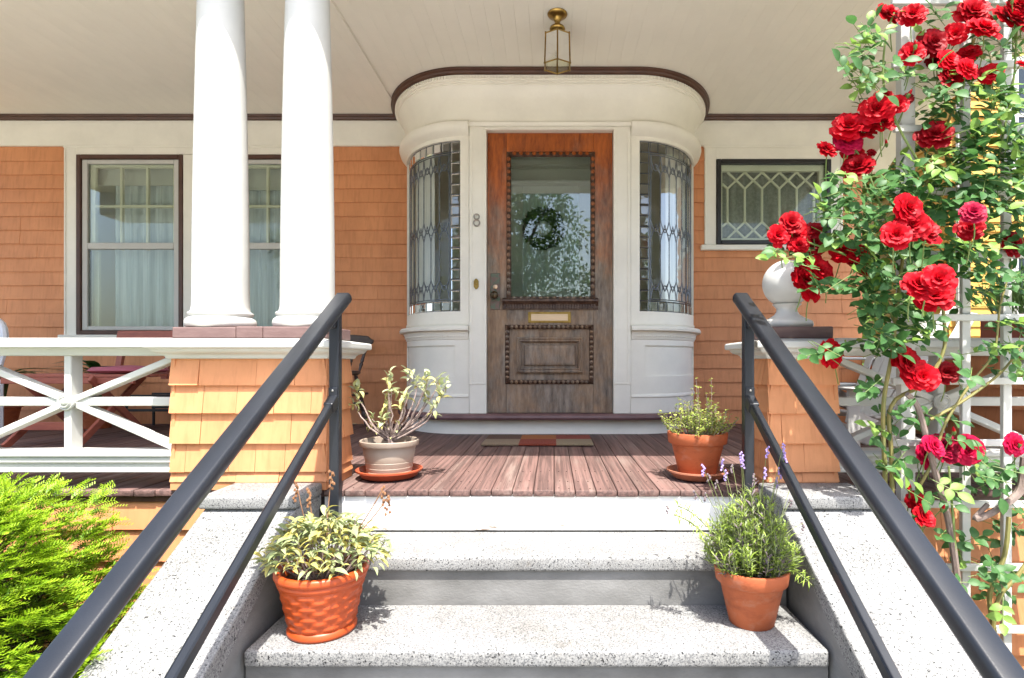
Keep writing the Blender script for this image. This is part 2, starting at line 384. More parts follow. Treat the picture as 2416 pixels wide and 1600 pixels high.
wall_r = wr_.build('wall', SHING, house)
zs_all = [(i*CH, CH) for i in range(20)]
below = lambda zmax: [(z, h) for z, h in zs_all if z < zmax]
courses(wall_l, -5.58, -4.13, zs_all, front(YW), 0.3, 0.6, SHM, .0015, .0005)
courses(wall_l, -4.13, -2.0, below(0.70), front(YW), 0.3, 0.6, SHM, .0015, .0005)
courses(wall_l, -2.0, XL+0.03, zs_all, front(YW), 0.24, 0.55, SHM, .0015, .0005)
courses(wall_r, XR-0.03, 1.28, zs_all, front(YW), 0.1, 0.3, SHM, .0015, .0005)
courses(wall_r, 1.28, 2.446, below(1.45), front(YW), 0.2, 0.45, SHM, .0015, .0007)
courses(wall_r, 2.446, 2.62, zs_all, front(YW), 0.1, 0.2, SHM)
# frieze and picture mould along the wall
fz = MB()
for a_, b_ in ((-5.6, XL+0.02), (XR-0.02, 2.62)):
    MB().box(a_, b_, YW-0.03, YW, 2.349, 2.562).build('frieze_board', CREAM, house, bev=0.003)
    MB().prism([(YW-0.03,2.562),(YW-0.05,2.566),(YW-0.055,2.578),(YW-0.07,2.584),(YW-0.075,2.5985),(YW-0.03,2.5985)], 'x', a_, b_).build('picture_moulding', BROWN, house)
# porch beam, roof, end wall
bm_ = MB().box(-5.6, 2.86, 2.215, 2.66, 2.34, 2.75); bm_.box(-5.6, 2.86, 2.19, 2.215, 2.60, 2.75)
bm_.build('porch_beam', WHITE, house, bev=0.01)
arch = [(2.66,2.34)] + [(2.66+0.05+ (YW-2.76)*t, 2.10+0.24*math.sin(math.pi*min(1,t*1.0))**0.5) for t in [i/16 for i in range(17)]] + [(YW,2.34)]
arch = [(2.66,2.76)] + [(2.66, 2.12)] + [(2.70 + (YW-2.74)*t, 2.12 + 0.26*max(0,1-abs(2*t-1)**2.6)) for t in [i/20 for i in range(21)]] + [(YW, 2.12), (YW,2.76)]
MB().prism(arch, 'x', 2.622, 2.80).build('arched_side_beam', CREAM, house)
MB().prism([(2.08,2.75),(2.08,2.80),(YW+.3,3.5),(YW+.3,2.75)], 'x', -5.7, 2.95).build('porch_roof', M('grey_roof', (0.12,0.12,0.12), rough=0.9), house)

def curtain(x0, x1, y, z0, z1, amp, k, parent, mat=CURT):
    ph = random.uniform(0, 6)
    MB().grid(lambda u, v: (x0+(x1-x0)*u, y + amp*math.sin(u*k+ph+0.6*math.sin(v*3)) + 0.4*amp*math.sin(u*k*2.3), z0+(z1-z0)*v), 60, 6).build('curtain', mat, parent, smooth=True, ang=180, fix=False)
_pts = []
for k in range(33):
    th = math.pi/2*k/32; _pts.append((WF+BA*math.sin(th), YF+BB*(1-math.cos(th)), th))
_us = [WF]
for k in range(1, 33): _us.append(_us[-1]+math.hypot(_pts[k][0]-_pts[k-1][0], _pts[k][1]-_pts[k-1][1]))
UEND = _us[-1]
def bay(u, off=0.0, z=0.0, side=None):
    s = (1 if u >= 0 else -1) if side is None else side
    a = abs(u)
    if a <= WF: x, yy, nx, ny = a, YF, 0.0, -1.0
    else:
        a = min(a, UEND)
        k = min(31, max(0, int(np.searchsorted(_us, a))-1)); t = (a-_us[k])/(_us[k+1]-_us[k]); th = _pts[k][2]+(_pts[k+1][2]-_pts[k][2])*t
        x, yy = WF+BA*math.sin(th), YF+BB*(1-math.cos(th))
        nx, ny = math.sin(th)/BA, -math.cos(th)/BB; l = math.hypot(nx, ny); nx /= l; ny /= l
    return Vector((BCX + s*(x+nx*off), yy+ny*off, z))
# rooms behind the glass: far walls opened behind sheers, added to let in light
SHEER = leafmat('translucent_sheer', (0.80,0.80,0.76), (0.74,0.74,0.70), .9, .75, 0, 3)
rm = MB()
for x0, x1, y0, y1, z0, z1 in ((-5.4,-1.9,YW+.14,8.2,.02,2.7), (XL+.05,XR-.05,YW+.14,7.0,.10,2.7), (1.30,2.46,YW+.14,6.6,.1,2.7)):
    rm.box(x0-.05,x0,y0,y1,z0,z1); rm.box(x1,x1+.05,y0,y1,z0,z1); rm.box(x0,x0+.18,y1,y1+.05,z0,z1); rm.box(x1-.18,x1,y1,y1+.05,z0,z1); rm.box(x0+.18,x1-.18,y1,y1+.05,z0,.45); rm.box(x0+.18,x1-.18,y1,y1+.05,2.45,z1)
    MB().grid(lambda u, v: (x0+.1+(x1-x0-.2)*u, y1-.06+.02*math.sin(u*(x1-x0)*24), .3+2.2*v), 90, 2).build('fill_light_curtain', SHEER, house, fix=False, smooth=True, ang=180); rm.box(x0,x1,y0,y1,z1,z1+.05); rm.box(x0,x1,y0,y1,z0-.05,z0)
rm.build('interior_walls', ROOM, house)
iy = 5.25
MB().prism([tuple(bay(-UEND+2*UEND*k/40, -.062)[:2]) for k in range(41)]+[(XR-.06,YW+.2),(XL+.06,YW+.2)], 'z', .06, .10).build('vestibule_floor', M('pale_floor', (0.5,0.42,0.32), rough=.5), house)
MB().prism([tuple(bay(-UEND+2*UEND*k/40, -.062)[:2]) for k in range(41)]+[(XR-.06,YW+.2),(XL+.06,YW+.2)], 'z', 2.45, 2.48).build('vestibule_ceiling', CEIL, house)
idr = MB().box(-.48,-.28,iy,iy+.045,.12,2.15).box(.24,.43,iy,iy+.045,.12,2.15).box(-.28,.24,iy,iy+.045,2.08,2.15).box(-.28,.24,iy,iy+.045,.12,1.18).build('inner_door', BCREAM, house, bev=.004)
MB().box(XL+.05,-.484,iy,iy+.06,.10,2.7).box(.434,XR-.05,iy,iy+.06,.10,2.7).box(-.484,.434,iy,iy+.06,2.155,2.7).build('vestibule_wall', BCREAM, house)
vm = MB().box(-.60,.55,iy-.03,iy-.001,2.16,2.20).box(-.60,.55,iy-.05,iy-.001,2.33,2.37)
for k in range(52): vm.box(-.60+k*.022,-.588+k*.022,iy-.04,iy-.001,2.30,2.325)
vm.build('lintel_moulding', BCREAM, house)
MB().box(-.28,.24,iy+.02,iy+.025,1.18,2.08).build('inner_pane', WGLASS, idr)
curtain(-.28,.24,iy+.08,1.15,2.1,.008,70,idr,SHEER)
wr_l = Vector((-.088, iy-.03, 1.745)); wg = MB()
for k in range(900):
    a = random.uniform(0,6.28); b_ = random.uniform(0,6.28); rr = .135+.050*math.cos(b_); p = wr_l+Vector((rr*math.cos(a), -.02-.035*math.sin(b_), rr*math.sin(a))); d = Vector((random.uniform(-1,1),random.uniform(-1,.3),random.uniform(-1,1))).normalized()*.035; e = d.cross(Vector((.3,1,.2))).normalized()*.009
    wg.add([p-d, p+e, p+d, p-e], [(0,1,2,3)])
tag(wg.build('door_wreath', leafmat('dried_wreath_leaf', (0.012,0.028,0.012), (0.035,0.055,0.022), .6, .1, 0), fix=False), 'dark green wreath on the inner door, seen through the door glass', 'wreath')

# ------------------------------------------------------------------ double hung windows
def window(x0, x1, z0, z1):
    y = YW
    root = MB().box(x0,x0+.036,y-.028,y+.10,z0,z1).box(x1-.036,x1,y-.028,y+.10,z0,z1).box(x0+.036,x1-.036,y-.028,y+.10,z1-.036,z1).box(x0+.036,x1-.036,y-.028,y+.10,z0,z0+.036).build('window', BROWN, house, bev=0.004)
    s = MB(); a0, a1, b0, b1 = x0+.038, x1-.038, z0+.038, z1-.038; m0, m1 = 1.479, 1.534; t = .046
    s.box(a0,a0+t,y-.012,y+.02,b0,b1).box(a1-t,a1,y-.012,y+.02,b0,b1).box(a0+t,a1-t,y-.012,y+.02,b1-t*.8,b1).box(a0+t,a1-t,y-.012,y+.02,b0,b0+t*.75).box(a0+t,a1-t,y-.013,y+.02,m0,m1)
    s.build('storm_frame', WHITE, root, bev=0.004)
    MB().box(a0+t,a1-t,y+.004,y+.008,m1,b1-t*.8).build('pane', WGLASS, root); MB().box(a0+t,a1-t,y+.004,y+.008,b0+t*.75,m0).build('pane', WGLASS, root)
    u = MB(); c0, c1 = a0+.03, a1-.03; yb = y+.03
    u.box(c0,c0+.05,yb,yb+.035,m0,b1).box(c1-.05,c1,yb,yb+.035,m0,b1).box(c0+.05,c1-.05,yb,yb+.035,b1-.055,b1)
    u.build('sash', SASH, root, bev=0.004)
    xa, xb = c0+.05, c1-.05
    for k in (1, 2):
        xx = xa + (xb-xa)*k/3; MB().box(xx-.011,xx+.011,yb-.001,yb+.03,m0,b1-.055).build('muntin', SASH, root, bev=0.004)
    MB().box(xa,xb,yb-.003,yb+.027,1.842,1.864).build('muntin', SASH, root, bev=0.004)
    MB().box(c0,c0+.045,yb+.045,yb+.075,b0,m0).box(c1-.04,c1,yb+.045,yb+.075,b0,m0).build('lower_sash', SASH, root, bev=0.004)
    return root
w1 = window(*WIN1); w2 = window(*WIN2)
curtain(-3.86, -3.15, YW+.17, .5, 2.25, .022, 34, house); curtain(-2.98, -2.3, YW+.17, .5, 2.25, .022, 30, house)
MB().box(-3.99,-3.16,YW+.125,YW+.135,2.06,2.25).build('roller_blind', WHITE, house); MB().box(-2.97,-2.13,YW+.125,YW+.135,2.02,2.25).build('roller_blind', WHITE, house)
cs = MB(); y = YW
cs.box(-4.13,-4.032,y-.022,y,.62,2.349).box(-3.128,-3.007,y-.022,y,.70,2.277).box(-2.098,-2.0,y-.022,y,.62,2.349).box(-4.032,-2.098,y-.022,y,2.279,2.349).box(-4.14,-1.99,y-.030,y-.022,2.335,2.349)
cs.box(-4.13,-4.115,y-.03,y-.022,.62,2.335)
cs.build('window_casing', CREAM, house, bev=0.003)
MB().box(-4.16,-1.97,y-.06,y,.70,.752).build('window_sill', CREAM, house, bev=0.006)

# the small lattice window to the right of the bay
x0, x1, z0, z1 = WIN3; y = YW
cs = MB().box(1.28,x0-.002,y-.022,y,z0-.005,2.349).box(x1+.002,2.446,y-.022,y,z0-.005,2.349).box(x0-.002,x1+.002,y-.022,y,z1+.002,2.349)
cs.box(1.28,1.297,y-.03,y-.022,z0,2.335).box(2.429,2.446,y-.03,y-.022,z0,2.335).box(1.27,2.456,y-.032,y-.022,2.333,2.349); cs.build('window_casing', CREAM, house, bev=0.003)
MB().box(1.245,2.481,y-.055,y,1.465,z0-.006).build('window_sill', CREAM, house, bev=0.006)
root = MB().box(x0,x0+.038,y-.035,y+.09,z0,z1).box(x1-.038,x1,y-.035,y+.09,z0,z1).box(x0+.038,x1-.038,y-.035,y+.09,z1-.034,z1).box(x0+.038,x1-.038,y-.035,y+.09,z0,z0+.036).build('window', FRAMEBLK, house, bev=0.005)
a0, a1, b0, b1 = x0+.052, x1-.052, z0+.05, z1-.044
MB().box(x0+.039,a0+.008,y+.012,y+.05,z0+.04,z1-.036).box(a1-.03,x1-.039,y+.012,y+.05,z0+.04,z1-.036).box(a0+.008,a1-.03,y+.012,y+.05,b1-.045,z1-.036).box(a0+.008,a1-.03,y+.012,y+.05,z0+.04,b0+.012).build('sash', SASH, root, bev=0.003)
MB().box(x0+.04,x1-.04,y+.004,y+.008,z0+.038,z1-.036).build('pane', WGLASS, root)
tz, tb = b1-.05, b0+.012; sp = 0.1475; zt, zb = tz-sp*.95, tb+sp*.95; yl = y+.028
for k in range(6):
    xx = a0 + 0.055 + k*sp
    if xx < a1-.05: MB().box(xx-.009,xx+.009,yl-.009,yl+.012,zb,zt).build('muntin', SASH, root, bev=0.003)
    for sg in (-1, 1):
        for za, zc in ((zt, tz), (zb, tb)):
            p0 = Vector((xx, yl, za)); p1 = Vector((xx+sg*sp, yl, zc))
            lo, hi = a0+.01, a1-.03
            if p1.x < lo: t = (p0.x-lo)/(p0.x-p1.x); p1 = p0+(p1-p0)*max(0,t)
            if p1.x > hi: t = (hi-p0.x)/(p1.x-p0.x); p1 = p0+(p1-p0)*max(0,t)
            if (p1-p0).length > .02 and lo-.01 < xx < hi+.02: MB().beam(p0, p1, .018, .018, (0,1,0)).build('muntin', SASH, root, bev=0.003)
curtain(a0, a1, y+.10, z0-.1, z1+.05, .010, 60, house, M('lace_curtain', (0.36,0.36,0.32), (0.26,0.26,0.23), 40, rough=0.9))

# ------------------------------------------------------------------ curved entry bay
def bsweep(mb, prof, u0, u1, closed=True, n=None, mi=0):
    n = n or max(2, int(abs(u1-u0)/0.04)+1); us = [u0+(u1-u0)*i/n for i in range(n+1)]; m = len(prof)
    vs_ = [bay(u, o, z) for u in us for (o, z) in prof]; fs = []
    for i in range(n):
        for k in range(m if closed else m-1): fs.append((i*m+k, i*m+(k+1)%m, (i+1)*m+(k+1)%m, (i+1)*m+k))
    if closed: fs += [tuple(range(m)), tuple(n*m+k for k in range(m-1,-1,-1))]
    return mb.add(vs_, fs, mi)
rect = lambda o0, o1, z0, z1: [(o0,z0),(o1,z0),(o1,z1),(o0,z1)]
bayo = bsweep(MB(), rect(-.06, 0, 0.001, .104), -UEND, UEND).build('entry_bay', BCREAM, house, smooth=True)
sill = bsweep(MB(), [(-.06,.105),(.050,.105),(.066,.110),(.072,.124),(.068,.140),(.055,.150),(-.06,.150)], -UEND, UEND).build('threshold_sill', MAROOND, bayo, smooth=True)
for s in (-1, 1):
    b = MB()
    bsweep(b, rect(-.06,-.013,.151,.745), s*.585, s*UEND)
    bsweep(b, rect(-.012,.0,.151,.42), s*.585, s*(UEND-.001)); bsweep(b, rect(-.012,.0,.643,.745), s*.585, s*(UEND-.001))
    bsweep(b, rect(-.0115,-.0005,.42,.643), s*.585, s*.69); bsweep(b, rect(-.0115,-.0005,.42,.643), s*1.42, s*(UEND-.001))
    bsweep(b, [(0,.262),(.008,.268),(.008,.278),(.003,.29),(0,.292)], s*.59, s*(UEND-.002))
    b.build('wainscot', BCREAM, bayo, smooth=True)
    b = MB(); bsweep(b, [(0,.685),(.006,.690),(.010,.705),(.022,.735),(.024,.746),(0,.746)], s*.59, s*(UEND-.002))
    for k in range(64):
        u = .60+k*.0155
        if u < UEND-.02: bsweep(b, rect(.0105,.017,.708,.720), s*u, s*(u+.008), n=1)
    b.build('dentil_moulding', BCREAM, bayo, smooth=True)
    bsweep(MB(), [(-.05,.747),(.045,.747),(.056,.752),(.058,.768),(.050,.782),(.02,.788),(-.05,.789)], s*.586, s*(UEND-.001)).build('chair_rail', BCREAM, bayo, smooth=True)
    b = MB()
    G0, G1, GB, GT = .650, 1.44, .891, 2.131
    bsweep(b, rect(-.05,.0,.789,GB), s*.585, s*UEND); bsweep(b, rect(-.05,.0,GT,2.16), s*.585, s*UEND)
    bsweep(b, rect(-.0495,-.0005,GB,GT), s*.585, s*G0); bsweep(b, rect(-.0495,-.0005,GB,GT), s*G1, s*UEND)
    bsweep(b, rect(.0,.008,.80,2.155), s*.586, s*.606); bsweep(b, rect(.0,.006,.80,.815), s*.606, s*(UEND-.06))
    b.build('window_surround', BCREAM, bayo, smooth=True)
    # leaded sidelight
    lead = MB(); O = -.022
    def came(pts, r=.0042): lead.tube([bay(s*u, O-.001, z) for u, z in pts], r, 5)
    N1 = 16; hz = (GT-GB)/N1; wz = .078
    for i in range(N1+1): came([(G0, GB+i*hz), (G0+wz, GB+i*hz)])
    for uu in (G0+.004, G0+wz, G0+wz+.016, G1-.002): came([(uu, GB+(GT-GB)*k/10) for k in range(11)])
    nb = 9; bw = (G1-G0-wz)/nb
    for zz in (GB+.003, GB+hz, GB+hz+.014, GT-hz, GT-hz-.014, GT-.003): came([(G0+wz+(G1-G0-wz)*k/18 if zz not in (GB+.003, GT-.003) else G0+(G1-G0)*k/18, zz) for k in range(19)])
    for i in range(1, nb):
        u = G0+wz+i*bw; came([(u, GB), (u, GB+hz)]); came([(u, GT-hz), (u, GT)])
    f0, f1, fb, ft = G0+wz+.016, G1-.004, GB+hz+.014, GT-hz-.014
    cw = (f1-f0)/8
    arc = lambda u, w, za, zb_, up: [(u+w*k/10, za+(zb_-za)*(math.sin(math.pi*k/10)**0.62)) for k in range(11)]
    goth = lambda u, w, za, zb_: [(u+w*k/10, za+(zb_-za)*(1-abs(2*k/10-1)**1.8)) for k in range(11)]
    mid = (fb+ft)/2-.02
    for i in range(8):
        u = f0+i*cw
        came(arc(u, cw, ft, ft-.115, 0)); came(goth(u, cw, ft-.15, ft-.065)); came(goth(u, cw, mid+.075, mid-.012))
        came(goth(u, cw, mid-.075, mid+.014)); came(goth(u, cw, fb+.15, fb+.07)); came(arc(u, cw, fb, fb+.105, 0))
        if i:
            came([(u, ft), (u, ft-.004)]); came([(u, ft-.15), (u, mid+.075)]); came([(u, mid-.075), (u, fb+.15)])
        if i < 7:
            came(arc(u+cw/2, cw, ft-.062, ft-.125, 0), .003); came(goth(u+cw/2, cw, fb+.06, fb+.13), .003); came(goth(u+cw/2, cw, mid+.045, mid-.03), .003)
    win = lead.build('leaded_sidelight', LEAD, bayo, smooth=True, ang=60)
    win['label'] = 'curved leaded glass sidelight with bevelled border squares'
    def pane(ua, ub, za, zb_, mat, tilt=0):
        mb_ = MB(); n = max(1, int((ub-ua)/.05))
        if tilt:   # a bevelled square: raised middle with four slanting margins
            e = .011; q = [bay(s*u, O, z) for u, z in ((ua,za),(ub,za),(ub,zb_),(ua,zb_))]; r_ = [bay(s*u, O+.006, z) for u, z in ((ua+e,za+e),(ub-e,za+e),(ub-e,zb_-e),(ua+e,zb_-e))]
            mb_.add(q+r_, [(0,1,5,4),(1,2,6,5),(2,3,7,6),(3,0,4,7),(4,5,6,7)])
        else: bsweep(mb_, [(O,za),(O,zb_)], s*ua, s*ub, False, n)
        mb_.build('pane', mat, bayo, fix=False)
    for i in range(N1): pane(G0+.004, G0+wz, GB+i*hz, GB+(i+1)*hz, BGLASS, 1)
    for i in range(nb):
        u = G0+wz+i*bw; pane(u, u+bw, GB, GB+hz, BGLASS, 1); pane(u, u+bw, GT-hz, GT, BGLASS, 1)
    for i in range(8):
        u = f0+i*cw; pane(u, u+cw, mid, ft+.014, LGLASS); pane(u, u+cw, fb-.014, mid, LGLASS)
    pane(G0+wz, f0, GB+hz, GT-hz, LGLASS)
    ph = random.uniform(0,6)
    MB().grid(lambda uu, v: bay(s*(.94+.54*uu), -.085+.016*math.sin(uu*26+ph), .86+1.32*v), 40, 3).build('sidelight_curtain', CURT, bayo, fix=False, smooth=True, ang=180)
    # pilaster beside the door
    xa, xb = (BCX-.582, BCX-.459) if s < 0 else (BCX+.459, BCX+.582)
    p_ = MB().box(xa, xb, YF-.014, YF+.07, .151, 2.2245)
    for q0, q1 in ((xa, xa+.02), (xb-.02, xb)): p_.box(q0, q1, YF-.021, YF-.014, .36, 2.19)
    p_.box(xa+.02, xb-.02, YF-.018, YF-.014, .36, .375)
    p_.build('pilaster', BCREAM, bayo, bev=0.003)
b = MB().box(BCX-.459, BCX+.459, YF-.012, YF+.07, 2.199, 2.255).box(BCX-.48,BCX+.48,YF-.022,YF-.012,2.204,2.222)
b.build('door_head', BCREAM, bayo, bev=0.003)
bsweep(MB(), [(-.05,2.158),(0.0,2.158),(.010,2.166),(.030,2.178),(.052,2.205),(.060,2.230),(.058,2.246),(.046,2.256),(.012,2.262),(-.05,2.262)], -UEND, -.586).build('window_cornice', BCREAM, bayo, smooth=True)
bsweep(MB(), [(-.05,2.158),(0.0,2.158),(.010,2.166),(.030,2.178),(.052,2.205),(.060,2.230),(.058,2.246),(.046,2.256),(.012,2.262),(-.05,2.262)], .586, UEND).build('window_cornice', BCREAM, bayo, smooth=True)
bsweep(MB(), [(-.05,2.225),(.02,2.225),(.030,2.240),(.030,2.252),(.012,2.262),(-.05,2.262)], -.586, .586).build('window_cornice', BCREAM, bayo, smooth=True)
bsweep(MB(), [(-.05,2.262),(.004,2.262),(.006,2.34),(.016,2.41),(.034,2.465),(.060,2.500),(.060,2.51),(.07,2.514),(.07,2.523),(.082,2.528),(.086,2.560),(-.05,2.560)], -UEND, UEND).build('bay_frieze', BCREAM, bayo, smooth=True)
b = MB(); k = -UEND+.02
while k < UEND-.02: bsweep(b, rect(.084,.0935,2.538,2.556), k, k+.011, n=1); k += .021
b.build('dentil_band', BCREAM, bayo)
bsweep(MB(), [(-.05,2.561),(.098,2.561),(.108,2.566),(.112,2.576),(.124,2.583),(.126,2.598),(-.05,2.598)], -UEND, UEND).build('bay_crown', BROWN, bayo, smooth=True)
# number and bell
def ring8(mb, c, r, w):
    mb.tube([(c[0]+r*math.cos(a), c[1], c[2]+r*math.sin(a)) for a in [2*math.pi*i/22 for i in range(23)]], w, 6, cap=False)
n8 = MB(); c = W(1124.5, 519, 4.095); ring8(n8, (c.x, 4.097, c.z+.0225), .0185, .0055); ring8(n8, (c.x, 4.097, c.z-.0215), .022, .0055)
n8.build('house_number', NICKEL, bayo, smooth=True)['label'] = 'pewter house number 8 on the pilaster'
c = W(1123.5, 670, 4.095)
n8 = MB().prism([(c.x+dx, c.z+dz) for dx, dz in ((-.006,-.038),(.006,-.038),(.018,-.02),(.018,.02),(.006,.038),(-.006,.038),(-.018,.02),(-.018,-.02))], 'y', 4.092, 4.1)
n8.lathe([(.009,0),(.009,.006),(.005,.009)], (0,0,0), 12)
vv = n8.v[-36:]; n8.v[-36:] = [(c.x+p[0], 4.092-p[2], c.z+p[1]) for p in vv]
n8.build('doorbell', BRASS, bayo, bev=0.002)

# ------------------------------------------------------------------ front door
DY = 4.157; dx0, dx1 = BCX-.457, BCX+.457; dz0, dz1 = .152, 2.197
def DX(px): return (px-1305)/FPX*DY
def DZ(py): return EYE+(854-py)/FPX*DY
gx0, gx1, gz0, gz1 = DX(1206), DX(1393), DZ(699), DZ(369)
px0, px1, pz0, pz1 = DX(1192), DX(1400), DZ(906), DZ(767)
st = .1405
door = MB().box(dx0,dx0+st,DY,DY+.045,dz0,dz1).box(dx1-st,dx1,DY,DY+.045,dz0,dz1).build('door', OAK, house, bev=0.002)
door['label'] = 'weathered carved oak front door with varnish worn off towards the bottom'
for z0, z1 in ((gz1+.02,dz1),(pz1,gz0-.02),(dz0,pz0)): MB().box(dx0+st+.0005,dx1-st-.0005,DY+.0005,DY+.0445,z0,z1).build('door_rail', OAK, door, bev=0.002)
MB().box(gx0-.02,gx1+.02,DY+.02,DY+.026,gz0-.02,gz1+.02).build('door_glass', DGLASS, door)
def beading(x0, x1, z0, z1, w, r, step, name='egg_moulding', proud=.016):
    b = MB().rectring((0,0,0,0), [(0,0),(0,0.001)]); b = MB()
    o = [(x0-w,z0-w),(x1+w,z0-w),(x1+w,z1+w),(x0-w,z1+w)]; i_ = [(x0,z0),(x1,z0),(x1,z1),(x0,z1)]
    for k in range(4):
        a, c, d, e = o[k], o[(k+1)%4], i_[(k+1)%4], i_[k]
        m0 = tuple((p+q)/2 for p, q in zip(a, e)); m1 = tuple((p+q)/2 for p, q in zip(c, d))
        b.add([(a[0],DY,a[1]),(c[0],DY,c[1]),(m1[0],DY-proud,m1[1]),(m0[0],DY-proud,m0[1]),(d[0],DY+.018,d[1]),(e[0],DY+.018,e[1]),(a[0],DY+.02,a[1]),(c[0],DY+.02,c[1])], [(0,1,2,3),(3,2,4,5),(1,0,6,7),(5,4,7,6)])
    for (ax, az), (bx, bz) in (((x0,z0-w/2),(x1,z0-w/2)),((x0,z1+w/2),(x1,z1+w/2)),((x0-w/2,z0),(x0-w/2,z1)),((x1+w/2,z0),(x1+w/2,z1))):
        L = math.hypot(bx-ax, bz-az); n = int(L/step)
        for k in range(n):
            t = (k+.5)/n; cx, cz = ax+(bx-ax)*t, az+(bz-az)*t
            hor = abs(bx-ax) > abs(bz-az); e1, e2 = (step*.36, w*.42) if hor else (w*.42, step*.36)
            vs_ = [(cx+e1*q[0], DY-proud+.004-r*q[2], cz+e2*q[1]) for q in ((0,0,1),(1,0,0),(.7,.7,0),(0,1,0),(-.7,.7,0),(-1,0,0),(-.7,-.7,0),(0,-1,0),(.7,-.7,0))]
            b.add(vs_, [(0,1+j,1+(j+1)%8) for j in range(8)], 1)
    return b.build(name, [DOAK, OAK], door, fix=True)  # dark oak ring also paints the shade between the lighter eggs
beading(gx0, gx1, gz0, gz1, .034, .020, .046, proud=.020)
beading(px0+.032, px1-.032, pz0+.032, pz1-.032, .034, .020, .034, proud=.020)
pa = MB().box(px0+.03,px1-.03,DY+.012,DY+.03,pz0+.03,pz1-.03)
pa.build('door_panel', OAK, door)
ix0, ix1, iz0, iz1 = DX(1219), DX(1375), DZ(880), DZ(796)
def frame_ring(x0,x1,z0,z1,prof,name):
    b = MB(); vs_ = []; fs = []
    for o, yy in prof: vs_ += [(x0+o,yy,z0+o),(x1-o,yy,z0+o),(x1-o,yy,z1-o),(x0+o,yy,z1-o)]
    for i in range(len(prof)-1):
        for k in range(4): fs.append((i*4+k,i*4+(k+1)%4,(i+1)*4+(k+1)%4,(i+1)*4+k))
    q = (len(prof)-1)*4; fs.append((q,q+1,q+2,q+3)); b.add(vs_, fs); return b.build(name, OAK, door)
frame_ring(ix0,ix1,iz0,iz1,[(0,DY+.012),(0,DY-.012),(.010,DY-.020),(.020,DY-.012),(.028,DY-.018),(.042,DY+.010),(.052,DY+.008),(.060,DY-.010),(.075,DY-.014)],'raised_panel')
lx0, lx1 = DX(1186), DX(1411)
b = MB().prism([(DY+.001,DZ(731)),(DY-.010,DZ(731)),(DY-.014,DZ(722)),(DY-.030,DZ(716)),(DY-.046,DZ(712)),(DY-.046,DZ(708)),(DY-.026,DZ(705)),(DY+.001,DZ(703))], 'x', lx0, lx1)
for k in range(34):
    xx = lx0+.012+k*(lx1-lx0-.024)/34; b.box(xx, xx+.011, DY-.028, DY-.012, DZ(728), DZ(719))
b.build('door_ledge', DOAK, door)
mx0, mx1, mz0, mz1 = DX(1246), DX(1347), DZ(762), DZ(736)
ms = MB().box(mx0,mx1,DY-.006,DY+.001,mz0,mz1)
ms.build('mail_slot', BRASS, door, bev=0.004, seg=2)
MB().box(mx0+.022,mx1-.022,DY-.011,DY-.006,mz0+.014,mz1-.016).build('mail_flap', PBRASS, door, bev=0.004, seg=2)
kx, kz = DX(1168), DZ(698)
MB().box(DX(1157),DX(1180),DY-.005,DY+.001,DZ(731),DZ(645)).build('lock_plate', VERDI, door, bev=0.002)
kb = MB().lathe([(.020,0),(.022,.004),(.012,.010),(.010,.026),(.022,.036),(.030,.048),(.028,.060),(.015,.068),(0,.070)], (0,0,0), 20)
kb.v = [(kx+p[0], DY-.004-p[2], kz+p[1]) for p in kb.v]; kb.build('door_knob', M('dark_bronze',(0.07,0.05,0.03),rough=0.3,metallic=0.9), door, smooth=True)
kb = MB().lathe([(.017,0),(.017,.006),(.012,.009),(0,.009)], (0,0,0), 16)
kb.v = [(kx+.003+p[0], DY-.004-p[2], DZ(677)+p[1]) for p in kb.v]; kb.build('lock_cylinder', PBRASS, door, smooth=True)
def peeling(name):
    m, nt, p, N, L = nodes(name); g = N('ShaderNodeNewGeometry'); sx = N('ShaderNodeSeparateXYZ'); L(g.outputs['Position'], sx.inputs[0])
    mr = N('ShaderNodeMapRange'); L(sx.outputs['Z'], mr.inputs[0]); mr.inputs[1].default_value = -.171; mr.inputs[2].default_value = -.10; mr.inputs[3].default_value = .10; mr.inputs[4].default_value = -.06
    n_ = noise(nt, vec(nt, (9,9,95)), 1.0, 6, .7); ad = N('ShaderNodeMath'); ad.operation = 'ADD'; L(n_, ad.inputs[0]); L(mr.outputs[0], ad.inputs[1])
    L(mixc(nt, ramp(nt, ad.outputs[0], [(.66,(0,0,0)),(.69,(1,1,1))]), (0.83,0.82,0.79), (0.20,0.15,0.11)), p.inputs['Base Color'])
    p.inputs['Roughness'].default_value = .5; bump(nt, p, n_, .4, .003); return m
PEEL = peeling('peeling_white_paint')
# ------------------------------------------------------------------ stone steps
SX0, SX1 = -0.937, 0.838
H1, H2 = -0.171, -0.346
steps = empty('stone_steps', (-.05, 1.7, GZ), 'grey granite entry steps with cement risers and a white top riser', 'steps')
MB().box(SX0, SX1, D0+.022, D0+.05, H1-.01, H1+.012).build('painted_gap_shade', ROOMD, steps)  # dark strip that paints the shade in the slit under the riser
MB().box(SX0, SX1, D0+.012, D0+.05, H1+.005, -.028).build('top_riser', PEEL, steps)
def tread(z, yf, yb, x0=SX0+.004, x1=SX1-.004):
    return MB().box(x0, x1, yf, yb, z-.052, z).build('tread', GRAN, steps, bev=0.010, seg=3, smooth=True)
D1, D2 = 2.024, 1.712
tread(H1, D1, D0+.012); tread(H2, D2, D1+.019)
def riser(y0, y1, z0, z1): MB().box(SX0+.001, SX1-.001, y0, y1, z0, z1).build('riser', CONC, steps)
riser(D1+.018, D1+.25, H2-.01, H1-.0525); riser(D2+.020, D2+.30, H2-.176, H2-.0525)
for k in (1, 2):
    z = H2-.175*k; y = D2-.31*k
    if z > GZ+.05: tread(z, y, y+.33); riser(y+.02, y+.3, max(GZ-.02,z-.176), z-.0525)

